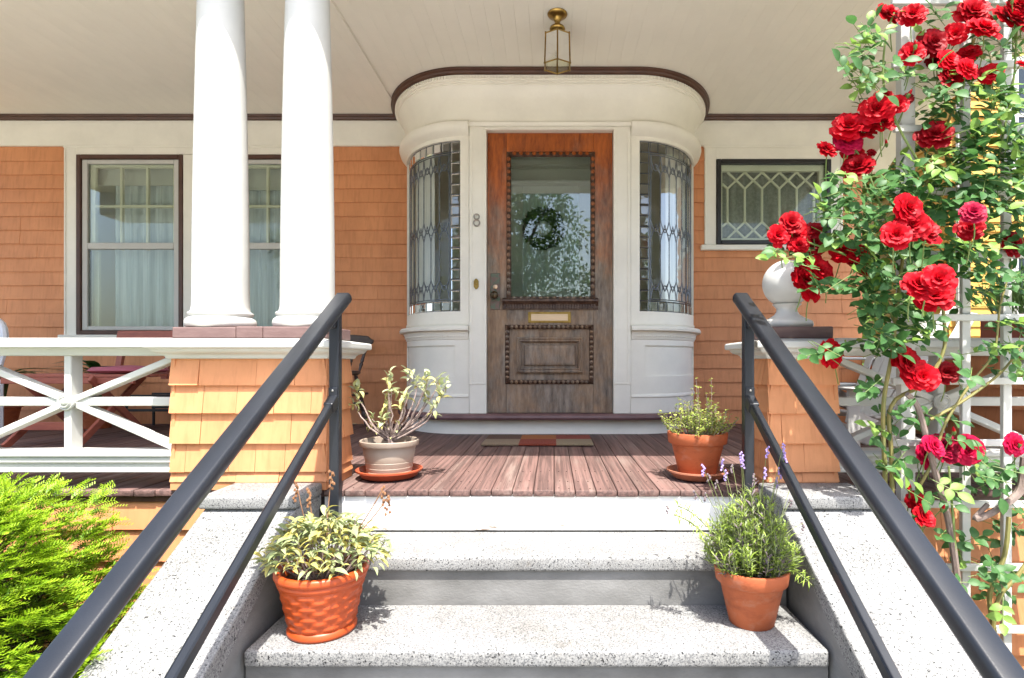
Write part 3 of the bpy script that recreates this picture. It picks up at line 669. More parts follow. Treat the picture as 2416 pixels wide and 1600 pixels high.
# ------------------------------------------------------------------ sloping stair walls
SLO = 0.555
def cheek(x0, x1, label):
    root = empty('stair_wall', ((x0+x1)/2, 1.4, GZ), label, 'stair wall')
    zt = lambda y: -.0106 - SLO*(2.09 - y)
    ye = 2.09 - (-.0106 - (GZ+.02))/SLO
    tv = .052
    MB().prism([(2.315,-.013),(2.09,-.013),(2.085,zt(2.085)),(ye,zt(ye)),(ye,zt(ye)-.12),(ye+.1,zt(ye)-tv-.06),(2.02,zt(2.02)-tv),(2.315,-.07)], 'x', x0, x1).build('granite_coping', GRAN, root, bev=0.007, seg=2)
    MB().prism([(2.30,-.071),(2.02,zt(2.02)-tv-.001),(ye+.11,zt(ye+.11)-tv-.001),(ye+.11,GZ-.05),(2.30,GZ-.05)], 'x', x0+.004, x1-.004).build('rendered_base', CONC, root)
    MB().box(x0-.012, x1+.006, 2.062, 2.307, -.012, .035).build('granite_block', GRAN, root, bev=0.009, seg=3, smooth=True)
    return root
cheek(-1.278, -.941, 'sloping granite stair wall left of the steps beside the yew bush')
cheek(.842, 1.19, 'sloping granite stair wall right of the steps below the roses')

# ------------------------------------------------------------------ skirt under the porch
SKM = shingle_mesh('skirt_shingle', .125, .02)
for (xa, xb, lab) in ((-5.0, -1.285, 'orange shingled skirt under the porch behind the yew bush'), (1.195, 2.66, 'orange shingled skirt under the porch behind the trellis')):
    b = MB().box(xa, xb, D0+.03, D0+.09, GZ-.05, -.036).build('porch_skirt', SHING); tag(b, lab, 'wall')
    courses(b, max(xa,-3.4), xb, [(-.165-.128*i, .125) for i in range(5 if xa > 0 else 6)], front(D0+.03), .12, .28, SKM)
    MB().box(xa, xb, D0+.014, D0+.03, -.05, -.0275).build('fascia_strip', BROWN, b)

# ------------------------------------------------------------------ pedestals
PF = 2.31
PZ = [(.429,.112), (.315,.114), (.193,.122), (.077,.116), (.036,.041)]
PM = {h: shingle_mesh('pedestal_shingle', h, .021) for _, h in PZ}
def pedestal(x0, x1, y1, label, plinths):
    root = empty('porch_pedestal', ((x0+x1)/2, (PF+y1)/2, 0), label, 'pedestal')
    t = .019
    MB().box(x0+t, x1-t, PF+t, y1-t, .002, .56).build('core', SHING, root)
    for z, h in PZ:
        me = PM[h]
        dn = h if z > .05 else .034
        for (a0, a1, pl) in ((x0+.002, x1-.002, lambda x, zz: Matrix.Translation((x, PF+t, zz))),
                             (PF+.004, y1, lambda x, zz: Matrix.Translation((x1-t, x, zz)) @ Matrix.Rotation(R(90), 4, 'Z')),
                             (PF+.004, y1, lambda x, zz: Matrix.Translation((x0+t, x, zz)) @ Matrix.Rotation(R(-90), 4, 'Z'))):
            courses(root, a0, a1, [(z if z > .05 else .002 if False else z, h)], pl, .10, .24, me, .0012)
    MB().box(x0+.004, x1-.004, PF+.003, y1-.003, .003, .034).build('base_course', SHING, root)
    MB().rectring((x0+.012, x1-.012, PF+.012, y1-.012), [(0,.536),(.020,.538),(.024,.549),(.032,.556),(.050,.562),(.058,.570),(.060,.578),(.074,.5785),(.078,.583),(.078,.604),(.073,.608),(-.02,.6215)]).build('cap_moulding', WHITE, root, bev=0.0025)
    for a, b_ in plinths: MB().box(a, b_, PF+.018, y1-.012, .6205, .668+random.uniform(-.002,.002)).build('plinth', MAROON, root, bev=0.005, seg=2)
    return root
pedestal(-1.561, -.919, 2.612, 'wide orange shingled pedestal under the pair of white columns', [(-1.560,-1.300),(-1.299,-1.19),(-1.189,-.925)])
pr = pedestal(.873, 1.165, 2.612, 'narrow orange shingled pedestal under the white ball finial', [(.885,1.148)])

def column(x, label):
    y = 2.463; root = empty('porch_column', (x, y, .668), label, 'column', 'paired white porch columns')
    wb = lambda a, z: 1+.012*math.sin(3*a+x*9)+.008*math.sin(7*a)
    MB().lathe([(.128,0),(.136,.010),(.138,.022),(.134,.036),(.124,.044),(.118,.047),(.120,.052),(.126,.057),(.125,.065),(.116,.070)], (x,y,.669), 40, wob=wb).build('column_base', WHITE, root, smooth=True, ang=60)
    pr_ = [(.116,.070),(.1135,.078),(.111,.092),(.110,.13)]
    for k in range(1, 15):
        t = k/14; pr_.append((.110-.0245*t**1.6, .13+1.43*t))
    MB().lathe(pr_, (x,y,.669), 48).build('shaft', WHITE, root, smooth=True)
    MB().lathe([(.087,1.56),(.10,1.565),(.10,1.58),(.088,1.59),(.088,1.62),(.115,1.64),(.12,1.655),(.12,1.671)], (x,y,.669), 40).build('capital', WHITE, root, smooth=True)
column(-1.4375, 'left one of the two white porch columns')
column(-1.062, 'right one of the two white porch columns, nearer the door')

fin = empty('ball_finial', (1.012, 2.463, .668), 'white ball finial on the narrow pedestal under the roses', 'finial')
bx, by = 1.012, 2.463
MB().lathe([(.098,0),(.104,.004),(.107,.016),(.104,.028),(.092,.036),(.086,.038),(.070,.046),(.052,.058),(.043,.072),(.042,.084),(.050,.094),(.060,.104)], (bx,by,.669), 36).build('finial_base', WHITE, fin, smooth=True, ang=50)
MB().lathe([(.101*math.sin(a), .194-.101*math.cos(a)) for a in [math.pi*(i/24) for i in range(25)]], (bx,by,.669), 40).build('ball', WHITE, fin, smooth=True, ang=80)

# ------------------------------------------------------------------ porch railings
def railing(x0, x1, centres, label):
    root = empty('porch_railing', ((x0+x1)/2, 2.39, 0), label, 'railing')
    ya, yb = 2.345, 2.407; RT, RB = .549, .160
    MB().prism([(ya-.02,.622),(ya-.045,.612),(ya-.047,.583),(ya-.02,.580),(ya-.014,.566),(ya-.006,.549),(yb+.006,.549),(yb+.014,.566),(yb+.02,.58),(yb+.047,.583),(yb+.045,.612),(yb+.02,.622)], 'x', x0, x1).build('top_rail', WHITE, root, bev=0.003)
    MB().prism([(ya-.012,.160),(ya-.03,.150),(ya-.03,.138),(ya-.022,.135),(ya-.022,.112),(ya-.012,.108),(ya-.012,.090),(ya-.02,.086),(ya-.02,.072),(yb+.02,.072),(yb+.03,.15),(yb+.012,.16)], 'x', x0, x1).build('bottom_rail', WHITE, root, bev=0.002)
    for i, c in enumerate(centres):
        a, b_ = max(x0, c-.435), min(x1, c+.435)
        zc = (RT+RB)/2+.005
        MB().box(c-.015, c+.015, ya, yb, RB-.004, RT+.004).build('post', WHITE, root, bev=0.003)
        MB().box(a, c-.0155, ya+.012, yb-.012, zc-.018, zc+.018).build('mid_rail', WHITE, root, bev=0.003)
        MB().box(c+.0155, b_, ya+.012, yb-.012, zc-.018, zc+.018).build('mid_rail', WHITE, root, bev=0.003)
        for ex, tx in ((c-.435, a), (c+.435, b_)):
            for ez in (RT-.008, RB+.008):
                p0 = Vector((c, (ya+yb)/2, zc)); p1 = Vector((ex, (ya+yb)/2, ez)); t = (tx-c)/(ex-c); p1 = p0+(p1-p0)*t
                p0 = p0 + (p1-p0)*.03
                MB().beam(p0, p1, .050, .026).build('diagonal', WHITE, root, bev=0.003)
        if i+1 < len(centres): MB().box(c+.4355, c+.4345+.031, ya-.004, yb+.004, RB-.003, RT+.003).build('post', WHITE, root, bev=0.003)
        ro = MB().lathe([(.034,0),(.036,.006),(.032,.012),(.028,.009),(.025,.013),(.021,.018),(.017,.014),(.013,.019),(.007,.022),(0,.022)], (0,0,0), 24)
        ro.v = [(c+p[0], ya-.001-p[2], zc+p[1]) for p in ro.v]; ro.build('rosette', WHITE, root, smooth=True, ang=40)
railing(-4.2, -1.556, [-2.003-.9*2, -2.003-.9, -2.003], 'white porch railing with crossed diagonals left of the columns')
railing(1.16, 2.66, [1.60, 2.50], 'white porch railing with crossed diagonals behind the rose trellis')

# end parapet of the porch
ep = MB().box(2.68, 2.80, 2.42, YW, -.2, .56).build('porch_parapet', SHING); tag(ep, 'orange shingled low wall closing the right end of the porch', 'wall')
courses(ep, 2.43, YW, [(.02+.115*i, .115) for i in range(5)], lambda x, z: Matrix.Translation((2.68, x, z)) @ Matrix.Rotation(R(-90), 4, 'Z'), .14, .3, shingle_mesh('parapet_shingle', .115, .017))
MB().box(2.64, 2.84, 2.40, YW-.01, .562, .62).build('parapet_cap', WHITE, ep, bev=0.006)

# ------------------------------------------------------------------ black metal handrails
def handrail(x, label):
    root = empty('handrail', (x, 2.25, H1), label, 'handrail', 'black metal stair handrails')
    sl_ = .585; yt, ye = 2.335, .62; zt = .786
    d = Vector((0, -1, -sl_)).normalized(); up = Vector((0, -sl_, 1)).normalized(); xr = Vector((1,0,0))
    w, h = .0315, .0215
    sec = [(-w*.62,h),(w*.62,h)] + [(w*.62+ w*.38*math.sin(a), h-.021+.021*math.cos(a)) for a in [R(18*i) for i in range(1,6)]] + [(w*.98,-h*.35),(w*.82,-h*.85),(w*.6,-h)]
    sec = sec + [(-p[0], p[1]) for p in reversed(sec[2:])]
    L = math.hypot(yt-ye, sl_*(yt-ye)); p0 = Vector((x, yt, zt)); p1 = p0+d*L
    vs_ = [p0+xr*a+up*b for a, b in sec]+[p1+xr*a+up*b for a, b in sec]; n = len(sec)
    tr = MB().add(vs_, [tuple(range(n)), tuple(range(2*n-1,n-1,-1))]+[(i,(i+1)%n,n+(i+1)%n,n+i) for i in range(n)])
    tr.build('top_rail', BLACK, root, smooth=True, ang=40)
    vs2 = [p0-d*.003+xr*a*1.03+up*b*1.03 for a, b in sec]+[p0+d*.004+xr*a*1.03+up*b*1.03 for a, b in sec]
    MB().add(vs2, tr.f).build('end_cap', BLACK, root)
    lo0 = Vector((x, 2.225, .372)); lo1 = lo0+Vector((0,-1,-.605)).normalized()*1.75
    MB().beam(lo0+(lo1-lo0)*.012, lo1, .028, .036).build('lower_rail', BLACK, root, bev=0.004)
    MB().box(x-.019, x+.019, 2.228, 2.268, H1, .722).build('post', BLACK, root, bev=0.003)
    MB().box(x-.019, x+.019, .86, .898, GZ, -.105).build('post', BLACK, root, bev=0.003)
    bk = MB().box(x-.018, x+.018, 2.219, 2.2275, .345, .425)
    bk.beam(lo0+Vector((0,.008,.004)), lo0+(lo1-lo0)*.03, .036, .044); bk.build('bracket', BLACK, root, bev=0.005, seg=2)
    MB().box(x-.014, x+.014, 2.205, 2.2275, .655, .70).build('bracket', BLACK, root, bev=0.004)
    MB().box(x-.045, x+.045, 2.20, 2.296, H1, H1+.008).build('foot_plate', BLACK, root, bev=0.003)
    s_ = MB()
    for zz in (.412, .352):
        s_.lathe([(.0045,0),(.0045,.003),(.0025,.004),(0,.004)], (0,0,0), 8); k = len(s_.v)-32
        s_.v[k:] = [(x+p[0], 2.219-p[2], zz+p[1]) for p in s_.v[k:]]
    s_.build('screw', NICKEL, root)
handrail(-.86, 'black metal handrail on the left of the steps')
handrail(.77, 'black metal handrail on the right of the steps')

# ------------------------------------------------------------------ lantern
lx, ly = W(1315, 100, 3.39).x, 3.39
la = empty('hanging_lantern', (lx, ly, CZ), 'brass six sided lantern hanging from the porch ceiling', 'lantern')
MB().lathe([(.058,-.001),(.060,-.006),(.056,-.014),(.044,-.020),(.036,-.024),(.026,-.030),(.017,-.050),(.013,-.064),(.016,-.068),(.030,-.074),(.044,-.084),(.047,-.094),(.042,-.104),(.030,-.110),(0,-.110)], (lx,ly,CZ), 32).build('canopy', BRASS, la, smooth=True, ang=40)
hx = lambda r_, z: [Vector((lx+r_*math.sin(R(60*k)), ly-r_*math.cos(R(60*k)), z)) for k in range(6)]
T, B_ = hx(.080, 2.462), hx(.086, 2.285); fr = MB(); tip = Vector((lx, ly, 2.272))
for k in range(6):
    fr.tube([T[k], B_[k]], .0045, 6); fr.tube([T[k], T[(k+1)%6]], .004, 6); fr.tube([B_[k], B_[(k+1)%6]], .004, 6); fr.tube([T[k], Vector((lx,ly,2.497))], .003, 6)
    fr.lathe([(.006,-.006),(.007,0),(.004,.007)], B_[k], 8); fr.lathe([(.006,-.004),(.006,.006)], T[k], 8)
fr.build('frame', BRASS, la, smooth=True)
for k in range(6): MB().add([T[k], T[(k+1)%6], B_[(k+1)%6], B_[k]], [(0,1,2,3)]).build('pane', LANT, la, fix=False)
MB().add(hx(.079, 2.460)+hx(.03, 2.492), [(k,(k+1)%6,6+(k+1)%6,6+k) for k in range(6)]).build('lantern_top', BRASS, la)
MB().lathe([(.012,2.44),(.012,2.39),(.010,2.385)], (lx,ly,0), 12).build('candle_sleeve', CREAM, la, smooth=True)
MB().lathe([(.006,2.386),(.014,2.365),(.012,2.345),(.0,2.32)], (lx,ly,0), 12).build('bulb', glass('bulb_glass', (0.9,0.9,0.85), 0.15), la, smooth=True)

# ------------------------------------------------------------------ doormat
def rug(name):
    m, nt, p, N, L = nodes(name)
    g = N('ShaderNodeNewGeometry'); mp = N('ShaderNodeMapping'); mp.inputs['Scale'].default_value = (3/.7, 2/.44, 0.0); mp.inputs['Location'].default_value = (.447*3/.7, -3.515*2/.44, .5); L(g.outputs['Position'], mp.inputs[0])
    fl_ = N('ShaderNodeVectorMath'); fl_.operation = 'FLOOR'; L(mp.outputs[0], fl_.inputs[0])
    dt = N('ShaderNodeVectorMath'); dt.operation = 'DOT_PRODUCT'; L(fl_.outputs[0], dt.inputs[0]); dt.inputs[1].default_value = (1/6, .5, 0)
    ad_ = N('ShaderNodeMath'); ad_.inputs[1].default_value = .08; L(dt.outputs['Value'], ad_.inputs[0])
    c = ramp(nt, ad_.outputs[0], [(0.0,(0.27,0.20,0.13)),(0.166,(0.24,0.045,0.022)),(0.333,(0.27,0.21,0.13)),(0.5,(0.13,0.07,0.045)),(0.666,(0.36,0.12,0.03)),(0.833,(0.25,0.05,0.028))])
    c.node.color_ramp.interpolation = 'CONSTANT'
    n_ = noise(nt, vec(nt), 260, 3); c = mixc(nt, 0.55, c, ramp(nt, n_, [(0.3,(0.45,0.45,0.45)),(0.6,(1.15,1.15,1.15))]), 'MULTIPLY')
    L(c, p.inputs['Base Color']); p.inputs['Roughness'].default_value = 0.95; bump(nt, p, n_, 1.0, 0.01); return m
mb_ = MB().box(-.447, .253, 3.515, 3.955, .0045, .018)
tag(mb_.build('doormat', rug('patchwork_coir'), bev=0.007, seg=2, smooth=True), 'patchwork coir doormat in red, orange and tan before the door', 'doormat')
# ------------------------------------------------------------------ pots
def potlathe(root, name, prof, c, mat, n=48, **k): return MB().lathe(prof, c, n, **k).build(name, mat, root, smooth=True, ang=40)
def leaf_mesh(name, mat, w=.5, curl=.12, fold=.18, n=5, tip=.85):
    b = MB(); vs_ = []; fs = []
    for i in range(n+1):
        t = i/n; ww = w*.5*math.sin(math.pi*min(1,t**tip))**.8 if 0 < t < 1 else 0.0
        if i == 0: ww = w*.05
        z = curl*math.sin(t*2.2) - curl*1.6*t*t
        vs_ += [(-ww, t, z+fold*ww), (0, t, z-fold*ww*.5), (ww, t, z+fold*ww)]
    for i in range(n):
        a = i*3; fs += [(a,a+1,a+4,a+3),(a+1,a+2,a+5,a+4)]
    b.add(vs_, fs); return b.mesh(name, mat, smooth=True, ang=180, fix=False)
def frame_to(d, roll=0.0, up=Vector((0,0,1))):
    d = Vector(d).normalized(); x = d.cross(up)
    if x.length < 1e-3: x = Vector((1,0,0))
    x.normalize(); z = x.cross(d)
    return (Matrix((x, d, z)).transposed() @ Matrix.Rotation(roll, 3, 'Y')).to_4x4()
def put_leaf(me, name, parent, p, d, s, roll=0.0, wid=1.0):
    return inst(me, name, parent, Matrix.Translation(p) @ frame_to(d, roll) @ Matrix.Diagonal((s*wid, s, s, 1)))
class Cloud:         # many copies of a small leaf joined into one mesh
    def __init__(s, me):
        n = len(me.vertices); s.co = np.empty(n*3); me.vertices.foreach_get('co', s.co); s.co = s.co.reshape(-1,3)
        s.fs = [tuple(p.vertices) for p in me.polygons]; s.mats = []; s.mi = []
    def put(s, p, d, sz, roll=0.0, wid=1.0, mi=0):
        s.mats.append(np.array(Matrix.Translation(p) @ frame_to(d, roll) @ Matrix.Diagonal((sz*wid, sz, sz, 1)))); s.mi.append(mi)
    def build(s, name, mats, parent, kind='stuff'):
        n = len(s.co); A = np.array(s.mats); vs_ = np.einsum('kij,nj->kni', A[:,:3,:3], s.co) + A[:,None,:3,3]
        K = len(A); fc = np.array(s.fs); F = (fc[None] + (np.arange(K)*n)[:,None,None]).reshape(-1, fc.shape[1])
        me = bpy.data.meshes.new(name)
        me.vertices.add(K*n); me.vertices.foreach_set('co', vs_.ravel()); q = F.shape[1]
        me.loops.add(F.size); me.loops.foreach_set('vertex_index', F.ravel().astype(np.int32))
        me.polygons.add(len(F)); me.polygons.foreach_set('loop_start', np.arange(len(F), dtype=np.int32)*q)
        for m in mats: me.materials.append(m)
        me.polygons.foreach_set('material_index', np.repeat(np.array(s.mi, dtype=np.int32), len(fc)))
        me.polygons.foreach_set('use_smooth', np.ones(len(F), dtype=bool)); me.update(calc_edges=True)
        o = bpy.data.objects.new(name, me); col.objects.link(o); adopt(o, parent)
        if kind: o['kind'] = kind
        return o
rv = lambda a=1.0: Vector((random.uniform(-a,a), random.uniform(-a,a), random.uniform(-a,a)))
BARK = M('woody_stem', (0.20,0.145,0.125), (0.32,0.25,0.22), 60, rough=0.9, bmp=0.6, bscale=150)
DRY = M('dry_flower_stalk', (0.17,0.075,0.035), (0.26,0.13,0.06), 40, rough=0.9)
def curve(p0, p1, bend, n=6):
    p0 = Vector(p0); p1 = Vector(p1); c = (p0+p1)/2+Vector(bend)
    return [p0*(1-t)**2 + c*2*t*(1-t) + p1*t*t for t in [i/n for i in range(n+1)]]

# --- sage in the taupe pot (porch floor, left)
cx, cy = -.742, 2.58
s_ = potlathe(None, 'plant_saucer', [(.0,.004),(.108,.004),(.122,.010),(.136,.030),(.146,.034),(.147,.042),(.143,.044),(.133,.036),(.116,.014),(.0,.012)], (cx,cy,0), SAUCER)
tag(s_, 'salmon plastic saucer under the taupe pot', 'saucer')
pt = empty('potted_sage', (cx, cy, .013), 'straggly woody sage plant in a taupe ribbed plastic pot', 'potted plant')
wob = None
potlathe(pt, 'pot', [(.0,.013),(.096,.013),(.099,.018),(.1015,.034),(.1000,.0355),(.1035,.052),(.102,.0535),(.1065,.076),(.105,.0775),(.1145,.122),(.1135,.124),(.118,.148),(.129,.149),(.131,.153),(.131,.170),(.127,.173),(.121,.171),(.117,.15),(.112,.12),(.0,.118)], (cx,cy,0), TAUPE)
MB().lathe([(.0,.128),(.05,.126),(.112,.121),(.113,.117)], (cx,cy,0), 24).build('soil', SOIL, pt)
SAGE1 = leafmat('pale_sage_leaf', (0.34,0.40,0.20), (0.46,0.50,0.30), 0.7, 0.3, 0.2)
SAGE2 = leafmat('yellowed_sage_leaf', (0.55,0.50,0.18), (0.40,0.44,0.20), 0.7, 0.3, 0.2)
sg1 = leaf_mesh('sage_leaf', SAGE1, .46, .16, .25); sg2 = leaf_mesh('sage_leaf', SAGE2, .46, .25, .25)
trunk = Vector((cx+.005, cy-.01, .125)); st_ = MB()
st_.tube([trunk+Vector((0,0,-.01)), trunk+Vector((.006,0,.03)), trunk+Vector((.002,.004,.055))], [.016,.014,.013], 7)
tips = [W(x_, y_, 2.58+dd) for x_, y_, dd in ((842,912,.0),(838,945,-.03),(918,882,.02),(924,915,-.04),(968,880,.0),(985,900,.05),(1010,885,-.02),(1035,888,.03),(1050,905,.0),(1040,928,-.03),(1005,935,.04),(1022,960,-.05),(915,945,.05),(905,985,-.04),(960,925,-.06),(948,955,.06),(1000,905,-.08),(880,990,.03))]
for i, tp in enumerate(tips):
    a = trunk+Vector((0,0,.045)); b_ = (tp-a)
    pts = curve(a, tp-Vector((0,0,.02)), Vector((b_.x*.25, random.uniform(-.02,.02), -b_.z*.12)), 7)
    pts = [p + (rv(.006) if 0 < k < 7 else Vector()) for k, p in enumerate(pts)]
    st_.tube(pts, [.0065-.0045*k/7 for k in range(8)], 6)
    nlf = 8 if i % 3 else 11
    for k in range(nlf):
        a_ = random.uniform(0, 6.28); el = random.uniform(-.3, .9) if k > 3 else random.uniform(.5,1.3)
        d = Vector((math.cos(a_)*math.cos(el), math.sin(a_)*math.cos(el), math.sin(el)))
        droop = random.random() < .25
        if droop: d.z = -abs(d.z)-.4
        put_leaf(sg2 if droop or random.random() < .2 else sg1, 'leaf', pt, tp+rv(.012)-Vector((0,0,.028*(k/nlf))), d, random.uniform(.032,.054), random.uniform(-.5,.5))
for k in range(26):
    q = trunk+Vector((random.uniform(-.09,.07), random.uniform(-.05,.05), random.uniform(.06,.14))); st_.tube([trunk+Vector((0,0,.05)), q], [.0035,.0015], 5)
    if random.random() < .8:
        put_leaf(sg2, 'leaf', pt, q, rv(1)+Vector((0,0,-.1)), random.uniform(.014,.026))
st_.build('stem', BARK, pt, smooth=True)

# --- oregano in terracotta (porch floor, right)
cx, cy = .649, 2.56
s_ = potlathe(None, 'plant_saucer', [(.0,.004),(.098,.004),(.108,.010),(.126,.032),(.136,.036),(.136,.043),(.130,.043),(.112,.020),(.0,.014)], (cx,cy,0), M('dusty_clay_saucer', (0.44,0.15,0.07), (0.40,0.17,0.10), 8, rough=0.75))
tag(s_, 'clay saucer under the terracotta pot on the porch floor', 'saucer')
pt = empty('potted_oregano', (cx, cy, .015), 'bushy small leaved oregano in a terracotta pot on the porch floor', 'potted plant')
potlathe(pt, 'pot', [(.0,.0148),(.078,.0148),(.081,.018),(.114,.158),(.1175,.160),(.126,.161),(.129,.164),(.133,.206),(.131,.210),(.122,.210),(.117,.17),(.0,.165)], (cx,cy,0), TERRA)
MB().lathe([(.0,.188),(.07,.186),(.118,.180),(.119,.17)], (cx,cy,0), 24).build('soil', SOIL, pt)
OREG = [leafmat('oregano_leaf', (0.30,0.36,0.07), (0.42,0.46,0.11), 0.6, .35, 0), leafmat('oregano_leaf_dark', (0.20,0.29,0.06), (0.30,0.38,0.09), 0.6, .35, 0)]
smal = leaf_mesh('small_leaf', OREG[0], .75, .1, .15, 2); cl = Cloud(smal); st_ = MB()
for k in range(120):
    a_ = random.uniform(0, 6.28); r_ = random.uniform(0, 1)**.5
    b0 = Vector((cx+.09*r_*math.cos(a_), cy+.09*r_*math.sin(a_), .185))
    hgt = random.uniform(.06,.15)*(1.15-.55*r_)*1.25
    if random.random() < .12: hgt *= 1.55
    tp = b0+Vector((.075*r_*math.cos(a_)+random.uniform(-.02,.02), .075*r_*math.sin(a_)+random.uniform(-.02,.02), hgt))
    pts = curve(b0, tp, Vector((.025*math.cos(a_),.025*math.sin(a_),0)), 8); st_.tube(pts, .0012, 4, cap=False)
    for j in range(3, 9):
        for q in range(4):
            an = random.uniform(0, 6.28); cl.put(pts[j]+rv(.004), (math.cos(an), math.sin(an), random.uniform(-.2,.8)), random.uniform(.008,.015), random.uniform(-.6,.6), 1, int(random.random()<.4))
st_.build('stem', BARK, pt); cl.build('foliage', OREG, pt)

# --- sage in the basket weave pot (step, left)
cx, cy, cz = -.752, 1.855, H2
pt = empty('potted_sage', (cx, cy, cz), 'leafy yellowing sage in an orange basket weave pot on the step', 'potted plant')
def wv(z): return [(.0,.0),(.102,.0),(.107,.006),(.108,.014),(.104,.022),(.1005,.027)] + [(.1005+.026*t, .027+.128*t) for t in [i/18 for i in range(19)]] + [(.128,.158),(.136,.164),(.1385,.172),(.136,.178),(.141,.181),(.146,.190),(.145,.202),(.138,.208),(.129,.207),(.124,.198),(.118,.16),(.0,.155)]
def weave(a, z):
    if not (.03 < z < .153): return 1.0
    row = (z-.03)/.0178; k = a/(2*math.pi)*20
    up = abs(math.sin(math.pi*(k/2 + .5*int(row)))); band = abs((row % 1)-.5)*2
    return 1 + .075*up**.7*(1-band**3) - .02
MB().lathe([(r_, z) for r_, z in wv(0)], (cx,cy,cz), 132, wob=weave).build('pot', TERRAP, pt, smooth=True, ang=80)
MB().lathe([(.0,.172),(.06,.176),(.122,.168),(.123,.16)], (cx,cy,cz), 24).build('soil', SOIL, pt)
SAGE3 = leafmat('grey_green_sage_leaf', (0.24,0.30,0.13), (0.36,0.40,0.20), 0.65, .3, .18); SAGE4 = leafmat('golden_sage_leaf', (0.52,0.45,0.11), (0.42,0.40,0.13), 0.65, .3, .2)
sg3 = leaf_mesh('sage_leaf', SAGE3, .31, .22, .22); sg4 = leaf_mesh('sage_leaf', SAGE4, .31, .30, .22); st_ = MB(); dr = MB(); nl = 0
for k in range(54):
    a_ = 2.4*k; r_ = (k/54)**.5
    b0 = Vector((cx+.045*r_*math.cos(a_), cy+.045*r_*math.sin(a_), cz+.17))
    tp = Vector((cx+.012+.205*r_*math.cos(a_)*random.uniform(.8,1.1), cy+.135*r_*math.sin(a_), cz+.175+ (.215-.135*r_**1.7)*random.uniform(.8,1.12)))
    pts = curve(b0, tp, Vector((.03*math.cos(a_),.03*math.sin(a_),-.02)), 6); st_.tube(pts, [.004-.0005*j for j in range(7)], 5)
    for j in range(6):
        if nl > 290: break
        an = random.uniform(0, 6.28); d = Vector((math.cos(an), math.sin(an), random.uniform(-.45,.75)))
        put_leaf(sg4 if random.random() < (.5 if j > 3 else .22) else sg3, 'leaf', pt, tp-Vector((0,0,.008*j))+rv(.008), d, random.uniform(.034,.058), random.uniform(-.5,.5)); nl += 1
for k in range(70):
    a_ = random.uniform(0,6.28); q = Vector((cx+random.uniform(0,.1)*math.cos(a_), cy+random.uniform(0,.1)*math.sin(a_), cz+random.uniform(.18,.23))); dr.tube([q, q+rv(.03)], .0018, 4)
for x_, y_ in ((783,1112),(700,1140),(905,1150),(915,1172),(730,1155)):
    tp = W(x_, y_, 1.86); b0 = Vector((cx+(tp.x-cx)*.5, cy, cz+.30)); dr.tube(curve(b0, tp, rv(.01), 5), .0018, 4)
    for k in range(9): dr.lathe([(.0,-.006),(.005,-.002),(.0035,.004),(0,.006)], tp+Vector((random.uniform(-.009,.009),random.uniform(-.009,.009),-.007*k)), 5)
cl = Cloud(sg3)
for k in range(420):
    a_ = random.uniform(0,6.28); r_ = random.uniform(.2,1)
    p = Vector((cx+.012+.20*r_*math.cos(a_), cy+.13*r_*math.sin(a_), cz+.19+(.20-.14*r_**1.7)*random.uniform(.35,1.0)))
    cl.put(p, (math.cos(a_)+random.uniform(-.8,.8), math.sin(a_)+random.uniform(-.8,.8), random.uniform(-.5,.8)), random.uniform(.030,.052), random.uniform(-.6,.6), 1, int(random.random()<.4))
cl.build('foliage', [SAGE3, SAGE4], pt)
st_.build('stem', BARK, pt); dr.build('dry_stalks', DRY, pt)['kind'] = 'stuff'

# --- lavender in terracotta (step, right)
cx, cy, cz = .664, 1.905, H2
pt = empty('potted_lavender', (cx, cy, cz), 'lavender with violet flower spikes in a terracotta pot on the step', 'potted plant')
potlathe(pt, 'pot', [(.0,.0),(.070,.0),(.073,.004),(.1025,.136),(.105,.139),(.113,.140),(.116,.143),(.121,.183),(.119,.187),(.110,.187),(.105,.15),(.0,.145)], (cx,cy,cz), TERRA)
MB().lathe([(.0,.168),(.06,.166),(.106,.160),(.107,.15)], (cx,cy,cz), 24).build('soil', SOIL, pt)
LAV = [leafmat('lavender_leaf', (0.25,0.36,0.05), (0.36,0.47,0.09), .6, .3, 0), leafmat('lavender_leaf_grey', (0.19,0.23,0.11), (0.27,0.31,0.16), .6, .3, 0), M('lavender_flower', (0.26,0.17,0.42), (0.36,0.27,0.52), 90, rough=.8), M('spent_lavender', (0.11,0.085,0.09), (0.17,0.13,0.14), 60, rough=.9)]
nar = leaf_mesh('narrow_leaf', LAV[0], .15, .14, .1, 2); cl = Cloud(nar); st_ = MB(); fw = MB()
for k in range(230):
    a_ = random.uniform(0, 6.28); r_ = random.uniform(0, 1)**.55
    b0 = Vector((cx+.06*r_*math.cos(a_), cy+.06*r_*math.sin(a_), cz+.165))
    tp = Vector((cx-.005+.155*r_*math.cos(a_), cy+.125*r_*math.sin(a_), cz+.185+(.245-.19*r_**2)*random.uniform(.6,1.12)))
    pts = curve(b0, tp, Vector((.03*math.cos(a_),.03*math.sin(a_),-.03*r_)), 8); st_.tube(pts, .0014, 4, cap=False)
    dead = random.random() < .12
    for j in range(2, 9):
        for q in range(4):
            an = random.uniform(0,6.28); ax = (pts[j]-pts[j-1]).normalized()
            cl.put(pts[j]+rv(.003), ax*.8+Vector((math.cos(an),math.sin(an),random.uniform(-.1,.3)))*.9, random.uniform(.022,.040), random.uniform(-.6,.6), 1, 3 if dead else (1 if random.random()<.3 else 0))
def spike(mb, tp, n, mi, r_=.0042):
    for k in range(n):
        mb.lathe([(0,-.004),(r_,-.001),(r_*.8,.002),(0,.005)], tp+Vector((random.uniform(-.005,.005),random.uniform(-.005,.005),-.0048*k)), 5, mi)
